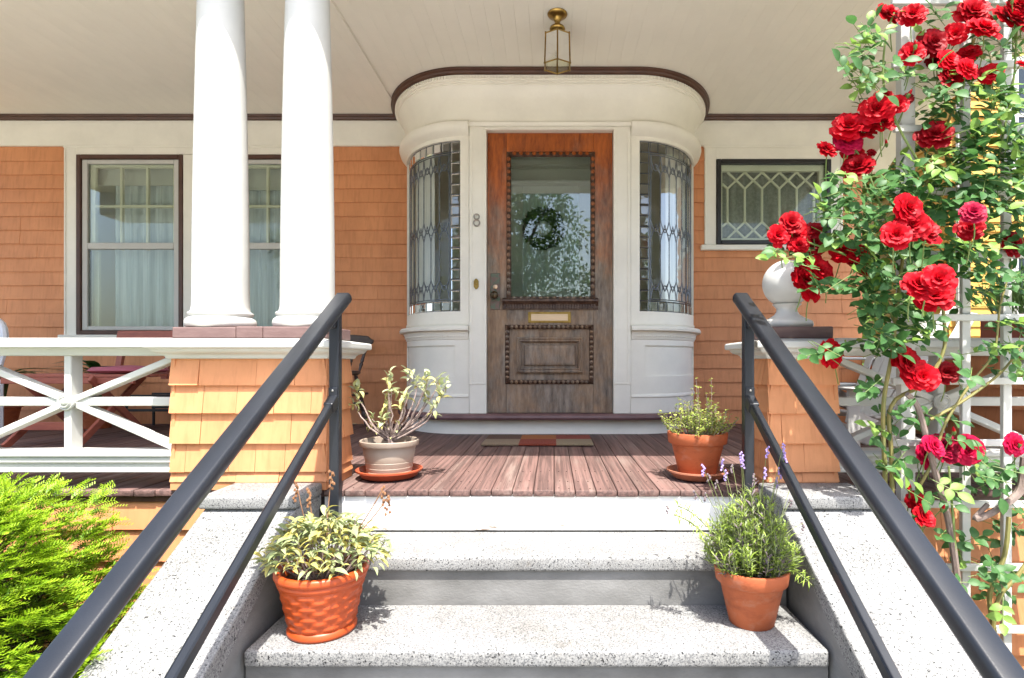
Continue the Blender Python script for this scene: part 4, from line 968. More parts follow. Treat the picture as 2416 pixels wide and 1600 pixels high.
for (x_, y_, mi) in ((1749,1068,0),(1752,1080,0),(1712,1110,0),(1702,1085,0),(1848,1048,0),(1852,1076,0),(1840,1105,0),(1832,1128,0),(1810,1055,0),(1870,1135,1),(1658,1098,0),(1672,1120,1),(1690,1135,1),(1575,1195,1),(1640,1160,1),(1665,1165,1),(1866,1180,1),(1728,1098,1),(1780,1120,1),(1805,1105,0),(1895,1235,1)):
    tp = W(x_, y_, 1.905+random.uniform(-.08,.08)); b0 = Vector((cx+(tp.x-cx)*.45, cy, cz+.26)); st_.tube(curve(b0, tp, Vector((0,0,.02)), 6), .0010, 4, cap=False); spike(fw, tp, 8 if mi == 0 else 6, mi)
for e in ((1905,1315,1915,1380),(1590,1215,1660,1260),(1600,1195,1665,1240)):
    p0, p1 = W(e[0],e[1],1.87), W(e[2],e[3],1.84)
    if e[0] > 1700: p0 = Vector((cx+.10,cy-.03,cz+.19))
    pts = curve(p0, p1, (0,0,.02), 8); st_.tube(pts, .0022, 5)
    for j in range(9):
        for q in range(5): cl.put(pts[j], rv(1), .032, 0, 1, 0)
st_.build('stem', leafmat('green_stem', (0.16,0.2,0.06), (0.22,0.24,0.1), .7, .1, 0), pt); fw.build('flower_spikes', [LAV[2], LAV[3]], pt)['kind'] = 'stuff'; cl.build('foliage', LAV, pt)

# ------------------------------------------------------------------ yew bush
yw = empty('yew_bush', (-2.12, 1.62, GZ), 'bright yellow green yew bush left of the steps', 'bush')
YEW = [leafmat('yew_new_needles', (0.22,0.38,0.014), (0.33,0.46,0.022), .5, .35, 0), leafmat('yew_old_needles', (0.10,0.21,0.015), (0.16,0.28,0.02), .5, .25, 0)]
nd = MB().add([(-.5,0,0),(.5,0,0),(.35,.8,.1),(-.35,.8,.1)], [(0,1,2,3)]).mesh('needle', YEW[0], fix=False); cl = Cloud(nd); st_ = MB()
CB = Vector((-2.13, 1.68, -.345))
for k in range(7000):
    v = Vector((random.gauss(0,1), random.gauss(0,1), random.gauss(0,1))).normalized()
    if v.z < -.75: continue
    lump = 1+.10*math.sin(5*v.x+2)*math.sin(6*v.z+1)+.07*math.sin(11*v.y+4*v.x)
    rr = random.uniform(.72, 1.0)**.5 if k % 4 else random.uniform(.55,.85)
    p = CB+Vector((v.x*.76, v.y*.50, v.z*.53))*lump*rr
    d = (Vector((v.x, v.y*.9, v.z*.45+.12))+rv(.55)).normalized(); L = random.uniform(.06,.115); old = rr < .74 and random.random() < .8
    side = d.cross(Vector((0,0,1))+rv(.3)).normalized(); nup = side.cross(d)
    if k % 4 == 0: st_.tube([p-d*.12, p+d*L], [.003,.001], 4, cap=False)
    for s2 in (0, -1, 1, -2, 2):
        base, dd, LL = (p, d, L) if s2 == 0 else (p+d*L*(.12 if abs(s2) == 1 else .45), (d+side*(1 if s2 > 0 else -1)*.9).normalized(), L*(.65 if abs(s2) == 1 else .45))
        if s2 and random.random() < .3: continue
        nn = int(LL/.0085); sd = dd.cross(nup).normalized()
        for j in range(nn):
            t = j/nn; q = base+dd*LL*t + Vector((0,0,-.18*LL*t*t))
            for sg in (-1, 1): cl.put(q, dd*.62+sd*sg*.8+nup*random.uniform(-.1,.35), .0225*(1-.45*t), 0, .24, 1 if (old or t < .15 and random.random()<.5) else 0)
for k in range(14):
    a_ = k*.45; st_.tube(curve((CB.x+.05*math.cos(a_), CB.y, GZ), (CB.x+.5*math.cos(a_), CB.y+.35*math.sin(a_*1.7), -.25+.3*random.random()), (0,0,-.1), 6), [.018,.016,.013,.01,.008,.006,.003], 6)
st_.build('branch', M('dark_yew_twig', (0.05,0.035,0.02), rough=.9), yw); cl.build('needle_foliage', YEW, yw)
# ------------------------------------------------------------------ trellis
TD = 2.20; sT = FPX/TD
TX = lambda px: (px-1305)/sT
TZ = lambda py: EYE+(854-py)/sT
tr = empty('rose_trellis', (1.6, TD, GZ), 'white wooden slat trellis carrying the climbing rose', 'trellis')
for a, b_, d_ in ((2126,2160,.036),(2271,2291,.02),(2368,2388,.02),(2474,2494,.02),(2580,2614,.036)):
    MB().box(TX(a), TX(b_), TD, TD+d_, GZ, TZ(-165)).build('upright', WHITE, tr, bev=0.002)
for y0 in (-146,0,148,299,446,594,742,891,1036,1180,1328,1474,1622):
    MB().box(TX(2104+random.uniform(-5,5)), TX(2630), TD-.019, TD-.001, TZ(y0+16), TZ(y0)).build('slat', WHITE, tr, bev=0.002)

# ------------------------------------------------------------------ climbing rose
rs = empty('climbing_rose', (1.45, 2.12, GZ), 'climbing rose with clusters of red double blooms on the trellis', 'rose bush')
def rose_mesh(seed, mat):
    r0 = random.Random(seed); b = MB()
    rings = ((3,.08,1.38,.40),(4,.18,1.25,.50),(5,.32,1.05,.60),(6,.46,.80,.68),(7,.60,.50,.72),(7,.72,.15,.74))
    for ri, (n, rad, tilt, size) in enumerate(rings):
        for k in range(n):
            a = 2*math.pi*(k+.5*(ri % 2))/n + r0.uniform(-.25,.25); tl = tilt + r0.uniform(-.14,.14); sz = size*r0.uniform(.85,1.12); wv_ = r0.uniform(0, 6.28)
            def P(u, v):
                x = (u-.5)*1.25*sz*(0.35+0.9*v-.38*v*v*v); cup = .55*(u-.5)**2*sz; out = v*sz
                hh = out*math.sin(tl) - .16*sz*v**3*(1.1-tl*.4) + .085*sz*v*v*math.sin(9*u+wv_) + .03*sz*v*math.sin(17*u+2*wv_)
                rr = rad*.25 + out*math.cos(tl) + (.20*sz*v**4 if ri > 1 else 0) - cup*(1.2 if ri < 3 else .6)
                pt_ = v*v*.0
                tipn = .06*sz*v*v*(1-abs(2*u-1))
                return (rr+tipn)*math.cos(a)-x*math.sin(a), (rr+tipn)*math.sin(a)+x*math.cos(a), hh*.75 + .10*(4-ri)*.3
            b.grid(lambda u, v: P(u, v), 7, 5)
    b.lathe([(.02,-.10),(.10,-.06),(.13,.0),(.05,.10),(0,.12)], (0,0,0), 8, 1)
    return b.mesh('rose', [mat, CALYX], smooth=True, ang=180, fix=False)
def petal(name, c1, c2):
    m, nt, p, N, L = nodes(name); c = ramp(nt, noise(nt, vec(nt), 55, 3), [(0.3, c1), (0.7, c2)]); c = hsv(nt, c, .30)
    L(c, p.inputs['Base Color']); p.inputs['Roughness'].default_value = .5; p.inputs['Specular IOR Level'].default_value = .15
    t = N('ShaderNodeBsdfTranslucent'); L(c, t.inputs[0]); mx = N('ShaderNodeMixShader'); mx.inputs[0].default_value = .25
    L(p.outputs[0], mx.inputs[1]); L(t.outputs[0], mx.inputs[2]); L(mx.outputs[0], nt.nodes['Material Output'].inputs['Surface']); return m
CALYX = leafmat('rose_calyx', (0.10,0.17,0.04), (0.14,0.22,0.05), .6, .2, 0)
RED = petal('red_rose_petal', (0.50,0.003,0.012), (0.38,0.002,0.008)); PINK = petal('pink_red_rose_petal', (0.45,0.008,0.055), (0.36,0.004,0.03)); DRED = petal('dark_rose_petal', (0.30,0.0025,0.008), (0.2,0.0018,0.006))
RM = [rose_mesh(s_, RED) for s_ in (1,2,3,4,8,9,10)]; RPK = [rose_mesh(s_, PINK) for s_ in (5,6)]; RDK = [rose_mesh(7, DRED)]
ROSES = [(2103,28,28),(2154,31,26),(2299,23,35),(2325,61,35),(2394,36,40),(2154,122,22),(2205,97,32,2),(2253,77,24),(2286,122,26),(2243,138,26),(2286,158,24),(2246,179,24),(2210,143,20,2),
 (2340,171,24),(2069,253,32),(2082,283,28),(2118,245,20),(2087,222,18),(2138,232,14,2),(2003,293,32),(2001,329,30,1),(2039,306,24),(1955,350,22),(2013,355,22),(2024,388,28),(2056,359,10,2),
 (2207,314,36,2),(2146,490,34),(2156,528,30),(2115,551,31),(2187,541,32),(2297,498,24,1),(2291,536,28,2),(2396,574,28,2),(1868,523,24),(1878,551,30),(1837,554,22),(1914,541,20,2),(1921,574,22,2),(1886,577,20),
 (1993,587,30),(2024,597,26),(2029,625,25),(1911,607,22),(1934,635,33),(1901,656,28),(1916,681,26),(2169,668,33),(2215,656,29),(2205,694,34),(1967,833,30),(2146,854,36),(2179,887,34),(2233,877,22,2),
 (2235,1053,34,1),(2286,1063,30,1),(2187,1076,26,1),(2207,1050,22,1),(2396,1048,26,1),(2166,1188,22),(2184,1218,22),(2410,8,24),(2412,150,12)]
RD = []
for i, rr in enumerate(ROSES):
    px, py, r_ = rr[:3]; k = rr[3] if len(rr) > 3 else 0
    d = 2.09 + random.uniform(-.05,.05) if px > 2060 else 2.16+random.uniform(-.05,.05)
    if k == 2: d += .05
    if px > 2100 and 640 < py < 720: d -= .30
    if px > 2100 and 470 < py < 560: d -= .20
    p = W(px, py, d); size = r_/FPX*d*1.14*random.uniform(.92,1.1)
    look = Vector((random.uniform(-.55,.35), -1+random.uniform(-.1,.3), random.uniform(.05,.75))).normalized()
    m = Matrix.Translation(p-look*size*.2) @ look.to_track_quat('Z','Y').to_matrix().to_4x4() @ Matrix.Rotation(random.uniform(0,6.28),4,'Z') @ Matrix.Diagonal((size,size,size*random.uniform(.85,1.15),1))
    inst(random.choice((RM, RPK, RDK)[k]), 'rose', rs, m); RD.append((p, size))
BUD = MB().lathe([(0,-.5),(.12,-.45),(.2,-.2),(.19,.05),(.12,.35),(.04,.52),(0,.55)], (0,0,0), 10, 0).lathe([(.03,-.6),(.16,-.46),(.23,-.2),(.21,-.02),(.0,-.02)], (0,0,0), 8, 1).mesh('bud', [RED, CALYX], smooth=True, ang=80)
for k in range(16):
    p, size = random.choice([r_ for r_ in RD if r_[0].x > 1.22]); q = p+Vector((random.uniform(-.06,.08), random.uniform(-.02,.02), random.uniform(.0,.07)))
    MB().tube(curve(q, p+Vector((random.uniform(-.02,.04), .05, -.10)), rv(.02), 5), .0018, 5).build('stalk', CALYX, rs)
    inst(BUD, 'bud', rs, Matrix.Translation(q) @ Vector((random.uniform(-.5,.5),-.3,1)).to_track_quat('Z','Y').to_matrix().to_4x4() @ Matrix.Scale(random.uniform(.026,.04),4))
# canes
YCANE = M('yellow_green_cane', (0.24,0.19,0.055), (0.17,0.17,0.05), 14, rough=.6, bmp=.3); GCANE = M('green_cane', (0.12,0.20,0.04), (0.17,0.22,0.06), 12, rough=.6)
GREYC = M('grey_old_cane', (0.27,0.21,0.18), (0.17,0.12,0.10), 22, (1,1,.4), rough=.9, bmp=.8, bscale=90)
def cane(pts, r0, r1, mat, name='cane'):
    P = [W(x_, y_, d_) for x_, y_, d_ in pts]; out = []
    for i in range(len(P)-1):
        for k in range(5):
            t = k/5; a, b_, c_, e_ = P[max(i-1,0)], P[i], P[i+1], P[min(i+2,len(P)-1)]
            out.append(.5*((2*b_)+(c_-a)*t+(2*a-5*b_+4*c_-e_)*t*t+(3*b_-a-3*c_+e_)*t**3))
    out.append(P[-1]); n = len(out)
    MB().tube(out, [r0+(r1-r0)*k/(n-1)*random.uniform(.9,1.1) for k in range(n)], 7).build(name, mat, rs, smooth=True); return out
CN = []
CN.append(cane([(2100,1700,2.15),(2092,1300,2.15),(2088,1130,2.14),(2084,960,2.12),(2105,830,2.10),(2120,690,2.12),(2140,560,2.15),(2190,420,2.15),(2250,250,2.14),(2300,90,2.12)], .010, .004, YCANE))
CN.append(cane([(2110,1700,2.17),(2104,1120,2.15),(2102,960,2.13),(2180,905,2.12),(2228,820,2.12),(2226,700,2.12),(2260,600,2.13),(2330,520,2.14),(2416,440,2.14)], .009, .004, YCANE))
CN.append(cane([(2290,1700,2.16),(2262,1400,2.14),(2240,1240,2.13),(2216,1150,2.12),(2190,1050,2.10),(2165,960,2.09),(2140,930,2.08)], .013, .010, GREYC))
CN.append(cane([(2420,1080,2.10),(2410,1150,2.10),(2385,1180,2.10),(2340,1210,2.10),(2300,1225,2.11),(2330,1190,2.12)], .017, .009, GREYC))
CN.append(cane([(2350,1700,2.15),(2345,1500,2.14),(2335,1400,2.13),(2370,1310,2.12),(2380,1220,2.12)], .010, .008, YCANE))
CN.append(cane([(2195,990,2.12),(2250,960,2.12),(2310,920,2.12),(2370,870,2.11),(2430,790,2.1)], .006, .004, YCANE))
CN.append(cane([(2150,1180,2.13),(2200,1090,2.12),(2230,1000,2.12),(2290,905,2.12),(2345,830,2.12),(2360,720,2.12),(2390,620,2.13)], .006, .003, YCANE))
CN.append(cane([(2255,1330,2.13),(2248,1220,2.12),(2238,1100,2.11)], .005, .004, GCANE))
CN.append(cane([(2110,760,2.12),(2060,640,2.13),(1990,600,2.15),(1930,580,2.15),(1870,560,2.16)], .005, .003, GCANE))
CN.append(cane([(2115,700,2.12),(2050,690,2.14),(1980,660,2.15),(1920,650,2.15)], .005, .003, GCANE))
CN.append(cane([(2125,600,2.13),(2075,480,2.14),(2045,400,2.15),(2010,340,2.15)], .005, .003, GCANE))
CN.append(cane([(2190,420,2.14),(2120,300,2.13),(2085,200,2.12),(2090,90,2.11),(2110,30,2.1)], .005, .003, GCANE))
CN.append(cane([(2330,520,2.14),(2360,350,2.13),(2390,200,2.12),(2400,60,2.11)], .005, .003, GCANE))
CN.append(cane([(2440,1300,2.12),(2400,1360,2.12),(2350,1430,2.12),(2340,1600,2.12)], .007, .008, YCANE))
# leaves: sprays of leaflets over blobs (px, py, rx, ry, sprays, depth)
RL = [leafmat('rose_leaf', (0.045,0.13,0.03), (0.075,0.18,0.05), .5, .35, 0, 30, .35), leafmat('young_rose_leaf', (0.17,0.31,0.05), (0.24,0.38,0.08), .5, .4, 0, 30, .35)]
rlm = [leaf_mesh('rose_leaflet', m_, .62, .10, .16, 5, .8) for m_ in RL]
BL = [(2015,105,40,25,5),(2060,95,35,45,7),(2030,180,45,25,8),(2080,170,50,30,8),(2045,215,30,40,6),(2180,60,40,40,5),(2330,110,40,40,6),(2390,100,30,40,6),(2200,200,50,25,9),(2280,230,70,40,16),(2380,260,40,60,18),(2330,340,80,60,26),(2180,250,50,40,8),
 (2240,380,90,60,26),(2150,430,80,60,26),(2110,470,70,60,18),(2290,430,90,60,30),(2390,390,40,60,18),(2390,500,40,40,12),(2350,480,60,50,16),(2230,500,70,40,16),(1990,420,25,30,4),(2010,460,30,30,5),(2040,490,40,40,8),
 (1950,490,35,25,9),(1965,540,40,30,9),(2060,560,60,50,16),(2110,610,80,50,26),(2060,640,60,40,16),(2130,680,90,50,28),(2080,740,60,40,18),(2160,760,50,40,12),(2230,600,60,40,14),(2290,620,60,40,14),(2010,680,40,25,8),(1960,665,40,20,6),(1890,600,30,25,4),(1850,600,30,12,3),
 (2060,800,50,35,10),(2110,810,40,30,8),(1940,828,30,15,4),(2010,822,25,20,4),(2330,700,50,50,8),(2390,680,30,50,8),(2370,790,40,40,10),(2340,840,40,40,9),(2400,860,30,30,5),(2270,880,40,25,5),(2080,920,30,30,6),(2110,1000,30,40,8),(2100,1090,35,40,8),(2190,990,40,30,6),
 (2170,1160,30,25,6),(2230,1150,40,30,5),(2330,1110,50,40,14),(2390,1120,30,50,8),(2380,1230,40,40,6),(2260,1270,40,30,7),(2310,1310,40,30,6),(2390,1400,40,50,7),(2330,1360,30,30,4),(2250,1010,30,30,4),(2230,1390,30,40,4),(2300,560,60,30,8),(2480,200,60,90,16),(2500,420,70,80,18),(2490,650,60,80,12),(2300,-70,90,50,14),(2450,-40,70,60,12)]
sprays = []
for px, py, rx, ry, n in BL:
    for k in range(n):
        a = random.uniform(0,6.28); q = random.uniform(0,1)**.5
        x_, y_ = px+rx*q*math.cos(a), py+ry*q*math.sin(a)
        d = random.uniform(2.03, 2.30) if x_ > 2090 else random.uniform(2.0, 2.2)
        if TX(2100) < (x_-1305)/FPX*d and abs(d-2.20) < .025: d -= .06
        if 1930 < x_ < 2075 and 560 < y_ < 720 and random.random() < .4: continue
        if y_ > 780 and random.random() < .25: continue
        sprays.append((d, x_, y_))
sprays.sort()          # nearest first
nearest = Cloud(rlm[0]); cnt = 0; petst = MB()
for d, x_, y_ in sprays:
    p = W(x_, y_, d); young = random.random() < (.36 if y_ < 420 else .15)
    ax = Vector((random.uniform(-1,1), random.uniform(-.9,.1), random.uniform(-.7,.5))).normalized(); nrm = Vector((random.uniform(-.5,.5), -.55, random.uniform(.25,1))).normalized()
    sd = ax.cross(nrm).normalized(); L = random.uniform(.065,.10)
    petst.tube([p-ax*L*.6, p+ax*L*.8], .0013, 4, cap=False)
    for off, sg, f in ((1.0,0,1.0),(.62,1,.9),(.62,-1,.9),(.12,1,.75),(.12,-1,.75)):
        if random.random() < .1: continue
        dd = (ax if sg == 0 else (ax*.45+sd*sg)).normalized()+rv(.15); sz = f*random.uniform(.043,.062); q = p+ax*L*(off-.2)
        up = nrm
        mw = Matrix.Translation(q) @ (frame_to(dd, random.uniform(-.35,.35), up)) @ Matrix.Diagonal((sz,sz,sz,1))
        if cnt < 296: inst(rlm[1 if young else 0], 'leaf', rs, mw); cnt += 1
        else: nearest.mats.append(np.array(mw)); nearest.mi.append(1 if young else 0)
petst.build('leaf_stalks', GCANE, rs)['kind'] = 'stuff'; nearest.build('foliage', RL, rs)
hips = MB()
for p, size in RD:
    hips.tube(curve(p+Vector((0,.01,0)), p+Vector((random.uniform(-.02,.05), .05, -.10-size*.4)), rv(.02), 5), .0022, 5)
hips.build('flower_stalks', GCANE, rs)['kind'] = 'stuff'

# ------------------------------------------------------------------ furniture on the porch, left
WPL = M('white_plastic', (0.74,0.75,0.78), rough=.35); REDW = M('red_stained_wood', (0.34,0.10,0.06), (0.27,0.075,0.05), 12, (1,1,5), rough=.55, bmp=.2); PCUSH = M('dusty_pink_cushion', (0.36,0.10,0.13), (0.30,0.08,0.11), 8, rough=.9)
def xf(root, mw, names=None):
    for o in [root]+list(root.children): pass
ch = empty('garden_chair', (-4.23, 3.92, 0), 'white plastic garden chair with a rounded back beside the left window', 'chair')
def chairpart(b, name, mat, loc, rot, parent, sz=1.0, **k):
    m = Matrix.Translation(loc) @ Matrix.Diagonal((sz,sz,sz,1)) @ Matrix.Rotation(R(rot), 4, 'Z'); b.v = [tuple(m @ Vector(p)) for p in b.v]; return b.build(name, mat, parent, **k)
cl_ = ((-4.23, 3.92, 0), -25)
chairpart(MB().box(-.24,.24,-.24,.22,.40,.425), 'seat', WPL, *cl_, ch, bev=0.012, seg=2)
for sx in (-1, 1):
    for sy in (-1, 1): chairpart(MB().prism([(sx*.235-.03, sy*.215-.03),(sx*.235+.03, sy*.215-.03),(sx*.235+.03, sy*.215+.03),(sx*.235-.03, sy*.215+.03)], 'z', 0, .40), 'leg', WPL, *cl_, ch, bev=0.008)
    chairpart(MB().tube([(sx*.25,-.22,.40),(sx*.27,-.22,.60),(sx*.27,-.16,.64),(sx*.27,.2,.64)], .022, 8), 'arm', WPL, *cl_, ch, smooth=True)
chairpart(MB().tube([(-.25,.20,.42)]+[(-.25*math.cos(math.pi*t), .24+.05*math.sin(math.pi*t), .58+.25*math.sin(math.pi*t)) for t in [i/12 for i in range(13)]]+[(.25,.20,.42)], .024, 8), 'back_frame', WPL, *cl_, ch, smooth=True)
for k in range(5):
    xx = -.16+.08*k; chairpart(MB().beam((xx,.21,.42),(xx*1.1,.27,.80-abs(xx)*.35),.045,.012,(0,1,0)), 'back_slat', WPL, *cl_, ch, bev=0.003)
def cush(c, a, b_, h, n=24): return MB().lathe([(0,0),(.8,.02),(1,.45),(.8,.96),(0,1)], (0,0,0), n)
q = MB().grid(lambda u, v: (0,0,0), 1, 1); q = MB().lathe([(.0,0),(.20,.004),(.235,.03),(.235,.045),(.20,.075),(.0,.088)], (-4.2,3.90,.427), 28)
tag(q.build('seat_cushion', M('blue_leaf_print', (0.10,0.22,0.24), (0.62,0.68,0.66), 22, rough=.9, lo=.47, hi=.53), smooth=True), 'cushion with a blue and white leaf print on the plastic chair', 'cushion')
fb = empty('folding_bench', (-3.1, 3.8, 0), 'red wooden folding bench with crossed legs behind the left railing', 'bench')
for k in range(5): MB().box(-3.55,-2.62,3.62+k*.085,3.695+k*.085,.425,.445).build('slat', REDW, fb, bev=0.003)
for xx in (-3.36, -2.92):
    MB().beam((xx,3.48,.0),(xx,4.06,.425),.022,.045).build('leg', REDW, fb, bev=0.003); MB().beam((xx+.024,4.06,.0),(xx+.024,3.56,.425),.022,.045).build('leg', REDW, fb, bev=0.003)
MB().box(-3.35,-2.93,3.52,3.545,.10,.15).build('stretcher', REDW, fb, bev=0.003); MB().box(-3.5,-2.66,3.60,3.63,.385,.424).build('apron', REDW, fb, bev=0.003)
MB().prism([(4.13,.40),(4.16,.40),(4.247,.75),(4.217,.75)], 'x', -3.2, -3.16).build('back_post', REDW, fb); MB().prism([(4.13,.40),(4.16,.40),(4.247,.75),(4.217,.75)], 'x', -2.85, -2.81).build('back_post', REDW, fb)
MB().prism([(4.175,.645),(4.195,.645),(4.225,.755),(4.205,.755)], 'x', -3.22, -2.79).build('back_board', REDW, fb, bev=0.003)
tag(MB().lathe([(.0,0),(.20,.004),(.225,.02),(.20,.042),(.0,.055)], (-2.86,3.84,.447), 28).build('seat_cushion', PCUSH, smooth=True), 'dusty pink round cushion on the red folding bench', 'cushion')
STRAP = leafmat('strap_leaf', (0.03,0.09,0.02), (0.05,0.13,0.03), .4, .25, .2); stl = leaf_mesh('strap_leaf', STRAP, .16, .55, .25, 8, .7)
def strap_plant(x, y, lab, n=16, s=.42, h=.18):
    pp = empty('potted_plant', (x, y, 0), lab, 'potted plant')
    MB().lathe([(0,.0),(.09,.0),(.12,h),(.135,h+.005),(.135,h+.04),(.12,h+.04),(.11,h+.01),(0,h)], (x,y,0), 24).build('pot', TERRA, pp, smooth=True)
    for k in range(n):
        a = k*2.4; put_leaf(stl, 'leaf', pp, (x+.03*math.cos(a), y+.03*math.sin(a), h+.02), (math.cos(a), math.sin(a), random.uniform(.8,1.9)), s*random.uniform(.75,1.15), 0, 1)
    return pp
strap_plant(-3.62, 4.52, 'potted plant with arching dark strap leaves below the left window', 18, .42, .20)
strap_plant(-4.35, 4.48, 'potted plant with strap leaves behind the white plastic chair', 14, .40, .16)
ps = empty('metal_stand', (-3.0, 4.55, 0), 'low black metal stand against the wall behind the bench', 'stand')
for x_, y_ in ((-3.3,4.4),(-2.7,4.4),(-3.3,4.7),(-2.7,4.7)): MB().tube([(x_,y_,0),(x_,y_,.62 if x_ > -3 and y_ > 4.5 else .26)], .011, 8).build('leg', BLACK, ps)
for z in (.14, .25): MB().box(-3.31,-2.69,4.39,4.41,z,z+.02).box(-3.31,-2.69,4.69,4.71,z,z+.02).build('rail', BLACK, ps)
MB().box(-3.3,-2.7,4.41,4.69,.245,.255).build('shelf', BLACK, ps)

# dark spindle back chair against the wall, seen past the pedestal
DW = M('dark_chair_wood', (0.045,0.028,0.022), (0.07,0.045,0.035), 14, (1,1,4), rough=.4)
sc_ = empty('spindle_chair', (-1.72, 4.42, 0), 'dark wooden spindle back chair against the wall beside the bay', 'chair')
MB().lathe([(0,.42),(.19,.42),(.215,.435),(.21,.455),(0,.45)], (-1.72,4.42,0), 24).build('seat', DW, sc_, smooth=True)
turn = [(0,.010),(.15,.014),(.25,.019),(.3,.012),(.34,.018),(.6,.013),(.72,.019),(.76,.012),(.8,.017),(1,.010)]
def turned(p0, p1, name, s=1.0): MB().tube([Vector(p0).lerp(Vector(p1), t) for t, _ in turn], [r_*s for _, r_ in turn], 10).build(name, DW, sc_, smooth=True)
for sx in (-1,1):
    for sy in (-1,1): turned((-1.72+sx*.21,4.42+sy*.19,0), (-1.72+sx*.14,4.42+sy*.13,.42), 'leg', 1.25)
for k in range(5): xx = -.17+.085*k; turned((-1.72+xx,4.55,.45), (-1.72+xx*1.2,4.64,.68), 'spindle', .8)
b = MB()
vs_ = []
MB().prism([(-1.72+x_, z) for x_, z in [(-.25,.675),(-.24,.66),(.22,.66),(.25,.675),(.26,.70),(.235,.712),(.21,.735),(.1,.745),(-.1,.745),(-.21,.735),(-.235,.712),(-.26,.70)]], 'y', 4.625, 4.655).build('crest_rail', DW, sc_, bev=0.005)
MB().tube([(-1.93,4.42,.20),(-1.51,4.42,.20)], .011, 8).build('stretcher', DW, sc_); MB().tube([(-1.56,4.25,.27),(-1.50,4.6,.27)], .010, 8).build('stretcher', DW, sc_)

# white slatted garden chairs, right
def adirondack(x, y, rot, label, k_=1.0):
    root = empty('slatted_chair', (x, y, 0), label, 'chair', 'white slatted garden chairs on the porch')
    A = ((x, y, 0), rot)
    for k in range(5):
        xx = -.22+.11*k; chairpart(MB().beam((xx*.75,.22,.30),(xx*1.25,.62,.98-abs(xx)*.5),.085,.018,(0,1,.3)), 'back_slat', WHITE, *A, root, k_, bev=0.003)
    for k in range(5): chairpart(MB().box(-.26,.26,-.28+k*.1,-.195+k*.1,.355-k*.018,.373-k*.018), 'seat_slat', WHITE, *A, root, k_, bev=0.003)
    for sx in (-1,1):
        chairpart(MB().box(sx*.29-.012,sx*.29+.012,-.30,-.18,0,.54), 'leg', WHITE, *A, root, k_, bev=0.003); chairpart(MB().beam((sx*.27,-.28,.34),(sx*.27,.62,.02),.024,.11), 'rear_leg', WHITE, *A, root, k_, bev=0.003)
        chairpart(MB().box(sx*.32-.07,sx*.32+.07,-.36,.40,.54,.56), 'arm', WHITE, *A, root, k_, bev=0.006)
    chairpart(MB().beam((-.30,.40,.52),(.30,.40,.52),.02,.06), 'back_brace', WHITE, *A, root, k_)
adirondack(1.70, 3.30, -70, 'low white slatted garden chair close behind the narrow pedestal', .70)
adirondack(2.28, 3.95, -60, 'white slatted garden chair tilted towards the end wall, behind the roses')
# chive planter on the end wall
pl = empty('chive_planter', (2.73, 3.1, .62), 'red planter of chives with grey purple heads on the end wall', 'planter')
MB().box(2.66,2.82,2.75,3.55,.621,.80).build('trough', M('red_trough', (0.24,0.07,0.045), rough=.6), pl, bev=0.008)
gl_ = leaf_mesh('grass_blade', STRAP, .02, .25, .1, 4); CHV = [leafmat('chive_blade', (0.10,0.20,0.05), (0.15,0.26,0.07), .5, .3, 0), M('chive_head', (0.30,0.25,0.29), (0.20,0.17,0.18), 90, rough=.9)]
cl = Cloud(gl_); hd = MB()
for k in range(420):
    p = Vector((random.uniform(2.68,2.80), random.uniform(2.78,3.52), .80)); cl.put(p, Vector((random.uniform(-.6,.4), random.uniform(-.5,.5), 1)), random.uniform(.16,.28), random.uniform(-3,3), 1.6, 0)
for k in range(70):
    p = Vector((random.uniform(2.68,2.80), random.uniform(2.78,3.52), .80)); t = p+Vector((random.uniform(-.12,.06), random.uniform(-.08,.08), random.uniform(.24,.36))); hd.tube([p,t], .0015, 4, 0, False); hd.lathe([(0,-.012),(.012,-.006),(.013,.004),(0,.013)], t, 7, 1)
cl.build('foliage', CHV, pl); hd.build('flower_heads', CHV, pl)['kind'] = 'stuff'

# ------------------------------------------------------------------ neighbour, trees
YEL = M('yellow_clapboard', (0.62,0.36,0.07), (0.58,0.33,0.06), 4, rough=.7)
nb_ = empty('neighbour_house', (11, 11, GZ), 'yellow clapboard neighbouring house behind the trellis', 'house')
MB().box(6.3,15,9.0,17,GZ,7.2).build('wall', YEL, nb_)
k = GZ
while k < 7.1:
    MB().prism([(8.965,k),(9.0,k),(9.0,k+.15),(8.99,k+.15)], 'x', 6.25, 15).build('clapboard', YEL, nb_); MB().prism([(6.265,k),(6.3,k),(6.3,k+.15),(6.29,k+.15)], 'y', 8.97, 17).build('clapboard', YEL, nb_); k += .15
MB().prism([(6.0,7.2),(15.3,7.2),(10.6,10.2)], 'y', 8.6, 17.4).build('roof', M('slate_roof',(0.10,0.10,0.11),rough=.9), nb_)
for x_, z_ in ((7.3,.6),(7.3,3.6),(9.4,.6),(9.4,3.6),(11.6,.6),(11.6,3.6)):
    w_ = MB().box(x_-.12,x_+.0,8.92,8.97,z_-.1,z_+1.7).box(x_+.9,x_+1.02,8.92,8.97,z_-.1,z_+1.7).box(x_,x_+.9,8.92,8.97,z_+1.6,z_+1.72).box(x_,x_+.9,8.90,8.97,z_-.1,z_).box(x_,x_+.9,8.93,8.97,z_+.77,z_+.83).build('window', WHITE, nb_)
    MB().box(x_,x_+.9,8.945,8.955,z_,z_+1.6).build('pane', M('dark_pane',(0.03,0.04,0.05),rough=.05), w_)
MB().tube([(6.35,8.9,GZ),(6.35,8.9,7.1)], .045, 8).build('downpipe', WHITE, nb_)
TREE = [leafmat('tree_leaf', (0.045,0.105,0.02), (0.075,0.15,0.03), .5, .35, 0), leafmat('tree_leaf_light', (0.10,0.19,0.035), (0.15,0.25,0.05), .5, .4, 0)]
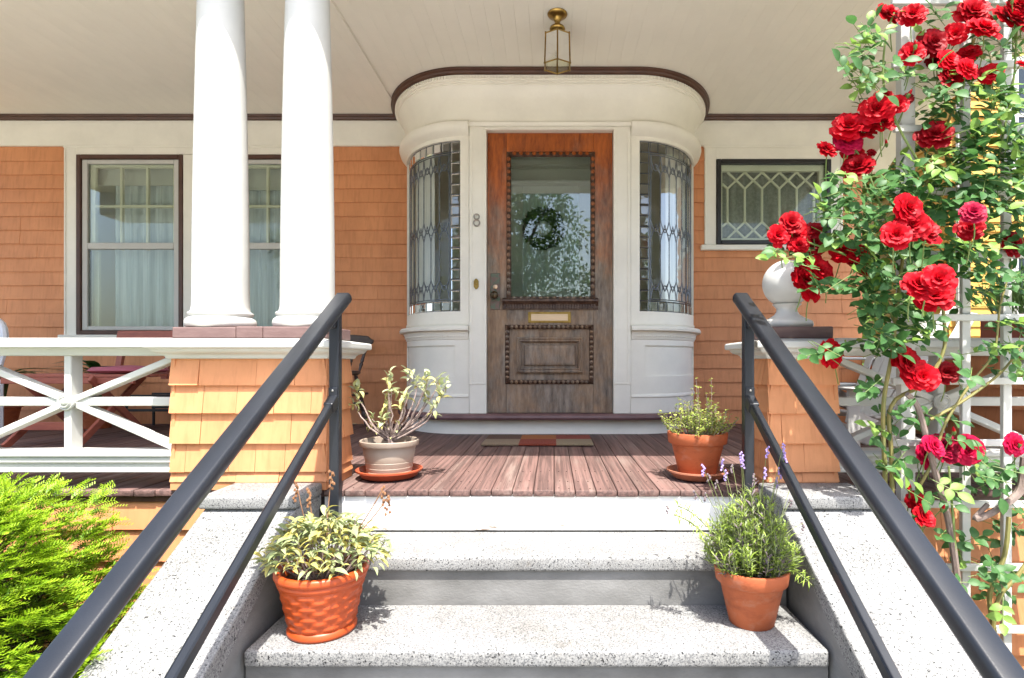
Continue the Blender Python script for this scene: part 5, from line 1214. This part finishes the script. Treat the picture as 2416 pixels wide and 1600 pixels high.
tlf = leaf_mesh('tree_leaf', TREE[0], .6, .1, .1, 2)
def tree(x, y, h, r_, lab, n=5200, lo=.28, size=.16, grp='trees around the house'):
    root = empty('tree', (x, y, GZ), lab, 'tree', grp); tb = MB(); top = Vector((x, y, GZ+h*.62))
    tb.tube(curve((x,y,GZ), top, (r_*.06,0,0), 8), [.035*h*(1-.09*k)*.8 for k in range(9)], 9); cs_ = []
    for k in range(26):
        a = k*2.4; t = k/26; c_ = Vector((x+r_*math.cos(a)*random.uniform(.25,.85), y+r_*math.sin(a)*random.uniform(.25,.85), GZ+h*(lo+(.94-lo)*t)))
        cs_.append((c_, r_*random.uniform(.24,.42)*(1.1-.4*t))); tb.tube(curve(Vector((x,y,GZ+h*(.2+.4*t))), c_, (0,0,h*.03), 5), [.012*h,.009*h,.007*h,.005*h,.003*h,.002*h], 6)
    cl = Cloud(tlf)
    for k in range(n):
        c_, rr = random.choice(cs_); v = Vector((random.gauss(0,1),random.gauss(0,1),random.gauss(0,1))).normalized()
        cl.put(c_+v*rr*random.uniform(.45,1.1), v+rv(.8)+Vector((0,0,-.3)), size*random.uniform(.7,1.3), random.uniform(-1,1), 1, int(random.random() < .4))
    tb.build('trunk', BARK, root, smooth=True); cl.build('crown', TREE, root)
tree(4.7, 10.6, 7.5, 1.8, 'leafy tree beyond the right end of the porch', 5200, .14, .17)
tree(3.4, 9.2, 3.0, 0.9, 'low leafy tree in the gap beside the house corner', 2200, .08, .13)
tree(-1.6, -17, 10.5, 3.4, 'tall street tree seen mirrored in the door glass', 17000, .22, 0.18)
tree(-13, -24, 10, 4.2, 'broad street tree seen mirrored in the left windows', 15000, .20, 0.20)
tree(8.5, -26, 9, 3.6, 'street tree across the road seen mirrored in the small window', 12000, .18, 0.20)
tree(-23, -9, 10, 4.4, 'broad tree far left of the garden seen mirrored in a sidelight', 12000, .12, 0.22)
tree(21, -11, 10, 4.2, 'broad tree far right of the garden seen mirrored in a sidelight', 12000, .12, 0.22)
